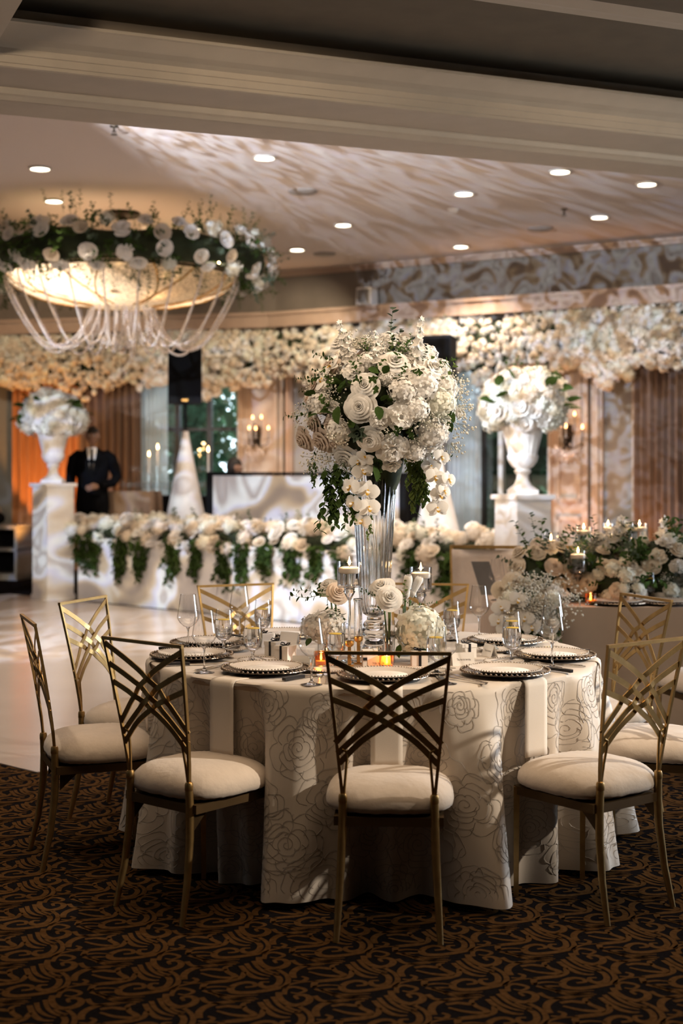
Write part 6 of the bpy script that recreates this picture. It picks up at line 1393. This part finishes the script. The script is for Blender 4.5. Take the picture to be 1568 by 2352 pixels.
# candles and glassware along it
EYEs = lambda px, py, Y: at(px, py, Y)
def stand2(px, pytop, Y, lab, r=.05, cup=.10):
    p_ = at(px, pytop, Y); candle_stand(p_.x, Y, p_.z - LZ, r, lab, LZ, 'candle stands on the long table', cup)
stand2(1340, 1210, 8.45, 'tall glass candle stand on the long table, second from the left'); stand2(1468, 1202, 8.40, 'tallest glass candle stand on the long table, at right'); stand2(1327, 1264, 8.15, 'lower glass candle stand among the long table flowers', .05, .13); stand2(1434, 1238, 8.60, 'low candle stand between the tall ones on the long table'); stand2(1396, 1202, 8.65, 'slim glass candle stand behind the green spires', .035, .09)
p = at(1265, 1222, 8.5); t = thing('pillar_candle_glass', 'pillar candle burning in a clear glass cylinder, leftmost on the long table', 'candle holder', (p.x, p.y, LZ)); hh = p.z - LZ
mb = MB(); mb.lathe([(.001, 0), (.046, 0), (.046, hh), (.0435, hh), (.0435, .008), (.001, .008)], 30); mb.build('glass_cylinder', M_glass, t); mb = MB(); mb.lathe([(.001, .009), (.030, .009), (.030, hh - .05), (.001, hh - .052)], 24); mb.build('pillar_candle', M_wax, t); flame(t, (0, 0, hh - .048), 1.1); point('candle_light', (p.x, p.y, LZ + hh + .02), .5, (1, .6, .28), .02)
p = at(1356, 1378, 7.98); votive(p.x, p.y, LZ, 'lit amber votive on the front edge of the long table', 1.15, 'amber votives on the long table')
g = random.Random(91)
def mass(name, lab, base, n, ext, kinds, smin, smax, bias=(0, -.5, .6), greens=10, core=True):
    t_ = thing(name, lab, 'flowers', base)
    if core: m_ = MB(); m_.ico((0, 0, ext[2] * .42), (ext[0] * .86, ext[1] * .8, ext[2] * .50), 0, None, 2); m_.build('leafy_core', M_core, t_)
    for i in range(n):
        d = Vector((g.gauss(0, 1), g.gauss(-.25, 1), g.gauss(.35, .8))).normalized(); p_ = Vector((d.x * ext[0], d.y * ext[1], max(.03, ext[2] * .45 + d.z * ext[2] * .52))); bloom(g.choice(kinds), t_, p_, d + Vector(bias) * .6, g.uniform(smin, smax), None, g)
    for i in range(greens):
        d = Vector((g.gauss(0, .8), g.gauss(-.2, .7), g.uniform(.1, 1))).normalized(); bloom(g.choice(('sprig', 'sprig', 'euc')), t_, (d.x * ext[0] * .8, d.y * ext[1] * .8, ext[2] * (.45 + d.z * .4)), d, g.uniform(.13, .24), None, g)
    return t_
KS = ('rose_c', 'rose_c', 'peony', 'hyd', 'hyd_lo', 'peony_c', 'breath', 'breath')
for px, Y, ex, n, lab in ((1245, 8.30, (.17, .13, .34), 20, 'peach and cream rose bunch at the left of the long table flowers'), (1365, 8.35, (.22, .17, .30), 30, 'white and cream flower mass in the middle of the long table'), (1430, 8.22, (.16, .14, .22), 20, 'white hydrangea and aster cluster low on the long table'), (1515, 8.30, (.20, .16, .38), 30, 'cream flower mass toward the right edge of the long table'), (1590, 8.35, (.22, .17, .40), 22, 'flower mass of the long table cut by the right picture edge')):
    p = at(px, 1300, Y); mass('table_flowers', lab, (p.x, Y, LZ), int(n * 1.7), ex, KS if px != 1245 else ('rose_b', 'rose_c', 'rose_c', 'peony_c'), .036, .052, greens=20)
t = thing('green_spires', 'white blossom spires with green leaves rising among the long table candles', 'flowers', (at(1395, 1300, 8.4).x, 8.4, LZ))
for px, py in ((1385, 1230), (1397, 1215), (1412, 1190), (1372, 1225), (1424, 1200), (1520, 1190), (1360, 1230)):
    b = at(px, 1330, 8.4); b.z = LZ + .12; e = at(px + g.uniform(-6, 14), py, 8.4); d = e - b; o_ = Vector(t.location)
    put('delphinium_stalk', FL['delph'][0], t, b - o_, face(d, g.random() * 6), (.40, .40, d.length)); put('leaf_sprig', g.choice(FL['sprig']), t, b - o_ + Vector((.02, -.02, 0)), face(d + Vector((g.uniform(-.1, .1), 0, 0)), g.random() * 6), (.40, .40, d.length))
mb = MB(); mb.tube([(0, 0, 0.0), (0, 0, .16)], .012, 6); mb.build('stem_bundle', M_stem, t)
# cascade hanging over the near corner
p = at(1215, 1385, 7.75); t = thing('corner_cascade', 'white orchids and baby breath spilling over the left corner of the long table', 'flowers', (p.x, 7.75, LZ)); o_ = Vector(t.location)
for i in range(46):
    px = 1220 + g.gauss(0, 45); py = g.uniform(1340, 1440) if abs(px - 1220) < 60 else g.uniform(1330, 1400); q_ = at(px, py, 7.62 if py > 1372 else 7.95); q_.z = max(q_.z, .45) if py > 1372 else max(q_.z, LZ + .05); k = 'breath' if i % 4 else g.choice(('hyd_lo', 'rose_c', 'peony_c')); bloom(k, t, q_ - o_, (g.uniform(-.5, .5), -1, .4), .10 if k == 'breath' else g.uniform(.042, .058), None, g)
for px, py in ((1190, 1378), (1150, 1395), (1205, 1420), (1175, 1435), (1145, 1425), (1160, 1450), (1220, 1440)): put('orchid_bloom', FL['orchid'][0], t, at(px, py, 7.55) - o_, face((g.uniform(-.4, .3), -1, .2), g.uniform(-.4, .4)), .055)
for i in range(10): px = g.uniform(1160, 1270); put('trailing_greenery', g.choice(FL['trail']), t, at(px, 1380, 7.64) - o_, Quaternion((0, 0, 1), 0), (.3, .25, .28))
mb = MB(); mb.tube([at(1200, 1372, 7.85) - o_, at(1210, 1378, 7.70) - o_, at(1200, 1430, 7.66) - o_], [.06, .07, .04], 8); mb.build('leafy_core', M_core, t)
p = at(1272, 1350, 7.9); mb = MB(); bloom('peony', (t2 := thing('white_carnation', 'single pale carnation head on the corner of the long table', 'flower', (p.x, 7.9, LZ))), (0, 0, .075), (0, -.4, 1), .055, None, g); mb.tube([(0, 0, 0), (0, 0, .07)], .006, 6); mb.build('stem', M_stem, t2)
# place settings along the near side
def set2(px, Y, lab):
    x = (px - PX) * Y / F; t_ = thing('charger_plate', 'smoky charger on the long table ' + lab, 'plate', (x, Y, LZ + .003), 0, 'charger plates on the long table'); put('plate_body', charger_me, t_); put('beaded_rim', chargerb_me, t_)
    t_ = thing('dinner_plate', 'ivory dinner plate on the long table ' + lab, 'plate', (x, Y, LZ + .008), 0, 'dinner plates on the long table'); put('plate_body', plate_me, t_); put('beaded_rim', plateb_me, t_)
for px, lab in ((1418, 'behind the rear right gold chair'), (1530, 'near the right picture edge')): set2(px, 8.0, lab)
for px, Y, lab in ((1141, 8.25, 'wine glass at the left end of the long table'), (1560, 8.15, 'wine glass on the long table at the right picture edge')):
    t = thing('wine_glass', lab, 'wine glass', ((px - PX) * Y / F, Y, LZ), 0, 'wine glasses on the long table'); put('bowl', wg_bowl, t); put('stem', wg_stem, t)
for px, Y, lab in ((1490, 8.15, 'water goblet with lemon between the long table flowers'), (1178, 8.35, 'water goblet left of the long table flowers')):
    t = thing('water_goblet', lab, 'water glass', ((px - PX) * Y / F, Y, LZ), 0, 'water goblets on the long table'); put('bowl', gb_bowl, t); put('stem', gb_stem, t); put('water', gb_water, t); put('lemon_slice', gb_lem, t)
for i, (px, Y, a, lab) in enumerate(((1424, 8.12, 20, 'white name card leaning behind the charger on the long table'), (1510, 8.2, -30, 'white name card on the long table near the goblet'))):
    t = thing('place_card', lab, 'card', ((px - PX) * Y / F, Y, LZ), R(a), 'place cards on the long table'); put('card', card_me, t); put('handwritten_name', card_txt[i], t)
for px, Y, lab, a in ((1452, 8.10, 'white gift box with black ribbon, left of two on the long table', 10), (1474, 8.14, 'white gift box with black ribbon, right of two on the long table', -12)):
    t = thing('favour_box', lab, 'box', ((px - PX) * Y / F, Y, LZ), R(a), 'favour boxes on the long table'); put('box_body', boxb, t); put('lid', boxl, t); put('ribbon', boxr, t)
for px, Y, m, lab, dx in ((1125, 8.62, M_greyfab, 'slate grey folded napkin propped on the padded chair back', -.06), (1203, 8.66, M_paper, 'white menu card standing by the padded chair', -.03)):
    p = at(px, 1300, Y); mb = MB(); a = .055; mb.add([(-a + dx, 0, .20), (a + dx, 0, .20), (a, -.03, 0), (-a, -.03, 0)], [(3, 2, 1, 0)], 0, False); o = mb.build('propped_napkin' if m is M_greyfab else 'standing_menu', m, None, None, (p.x, Y, LZ)); md = o.modifiers.new('thickness', 'SOLIDIFY'); md.thickness = .006; tag(o, lab, 'napkin' if m is M_greyfab else 'card')
# ================================================================== OUTSIDE THE WINDOWS
mb = MB(); mb.add([(-40, 21.5, -.3), (40, 14.5, -.3), (60, 80, -.3), (-60, 80, -.3)], [(0, 1, 2, 3)], 0, False); S(mb.build('ground_lawn', M_grass))
def tree(x, y, h, lab, seed, rx, n=2600):
    gg = random.Random(seed); t_ = thing('tree', lab, 'tree', (x, y, -.3), 0, 'trees beyond the windows'); m_ = MB(); m_.tube([(0, 0, 0), (.1, .05, h * .3), (-.05, 0, h * .6), (.05, .1, h * .85)], [.26, .2, .14, .05], 10)
    for i in range(6): a = gg.uniform(0, 6.3); m_.tube([(0, 0, h * (.3 + .08 * i)), (rx * .6 * math.cos(a), rx * .6 * math.sin(a), h * (.45 + .08 * i))], [.09, .03], 6)
    m_.build('trunk', M_bark, t_); m_ = MB()
    cl = [Vector((gg.gauss(0, rx * .45), gg.gauss(0, rx * .45), h * gg.uniform(.12, .95))) for _ in range(26)]
    for i in range(n):
        c_ = gg.choice(cl); p_ = c_ + Vector((gg.gauss(0, .5), gg.gauss(0, .5), gg.gauss(0, .4))); s_ = gg.uniform(.10, .22); q_ = face((gg.gauss(0, 1), gg.gauss(0, 1), gg.gauss(.5, 1)), gg.random() * 6); m_.add([(-s_, 0, 0), (0, -s_ * .45, .03), (s_, 0, 0), (0, s_ * .45, .03)], [(0, 1, 2, 3)], 0, False, TRS(p_, q_))
    o_ = m_.build('foliage', M_tleaf, t_); o_['kind'] = 'stuff'
for x, y, h, lab, sd, rx in ((-3.0, 26.0, 6.2, 'leafy green tree outside the left window', 1, 1.6), (-3.3, 34.0, 8.5, 'taller green tree farther off beyond the left window', 2, 2.6), (3.0, 25.0, 6.2, 'leafy green tree outside the right window', 4, 1.6), (4.2, 34.0, 8.5, 'taller green tree farther off beyond the right window', 5, 2.6)): tree(x, y, h, lab, sd, rx, 4200)
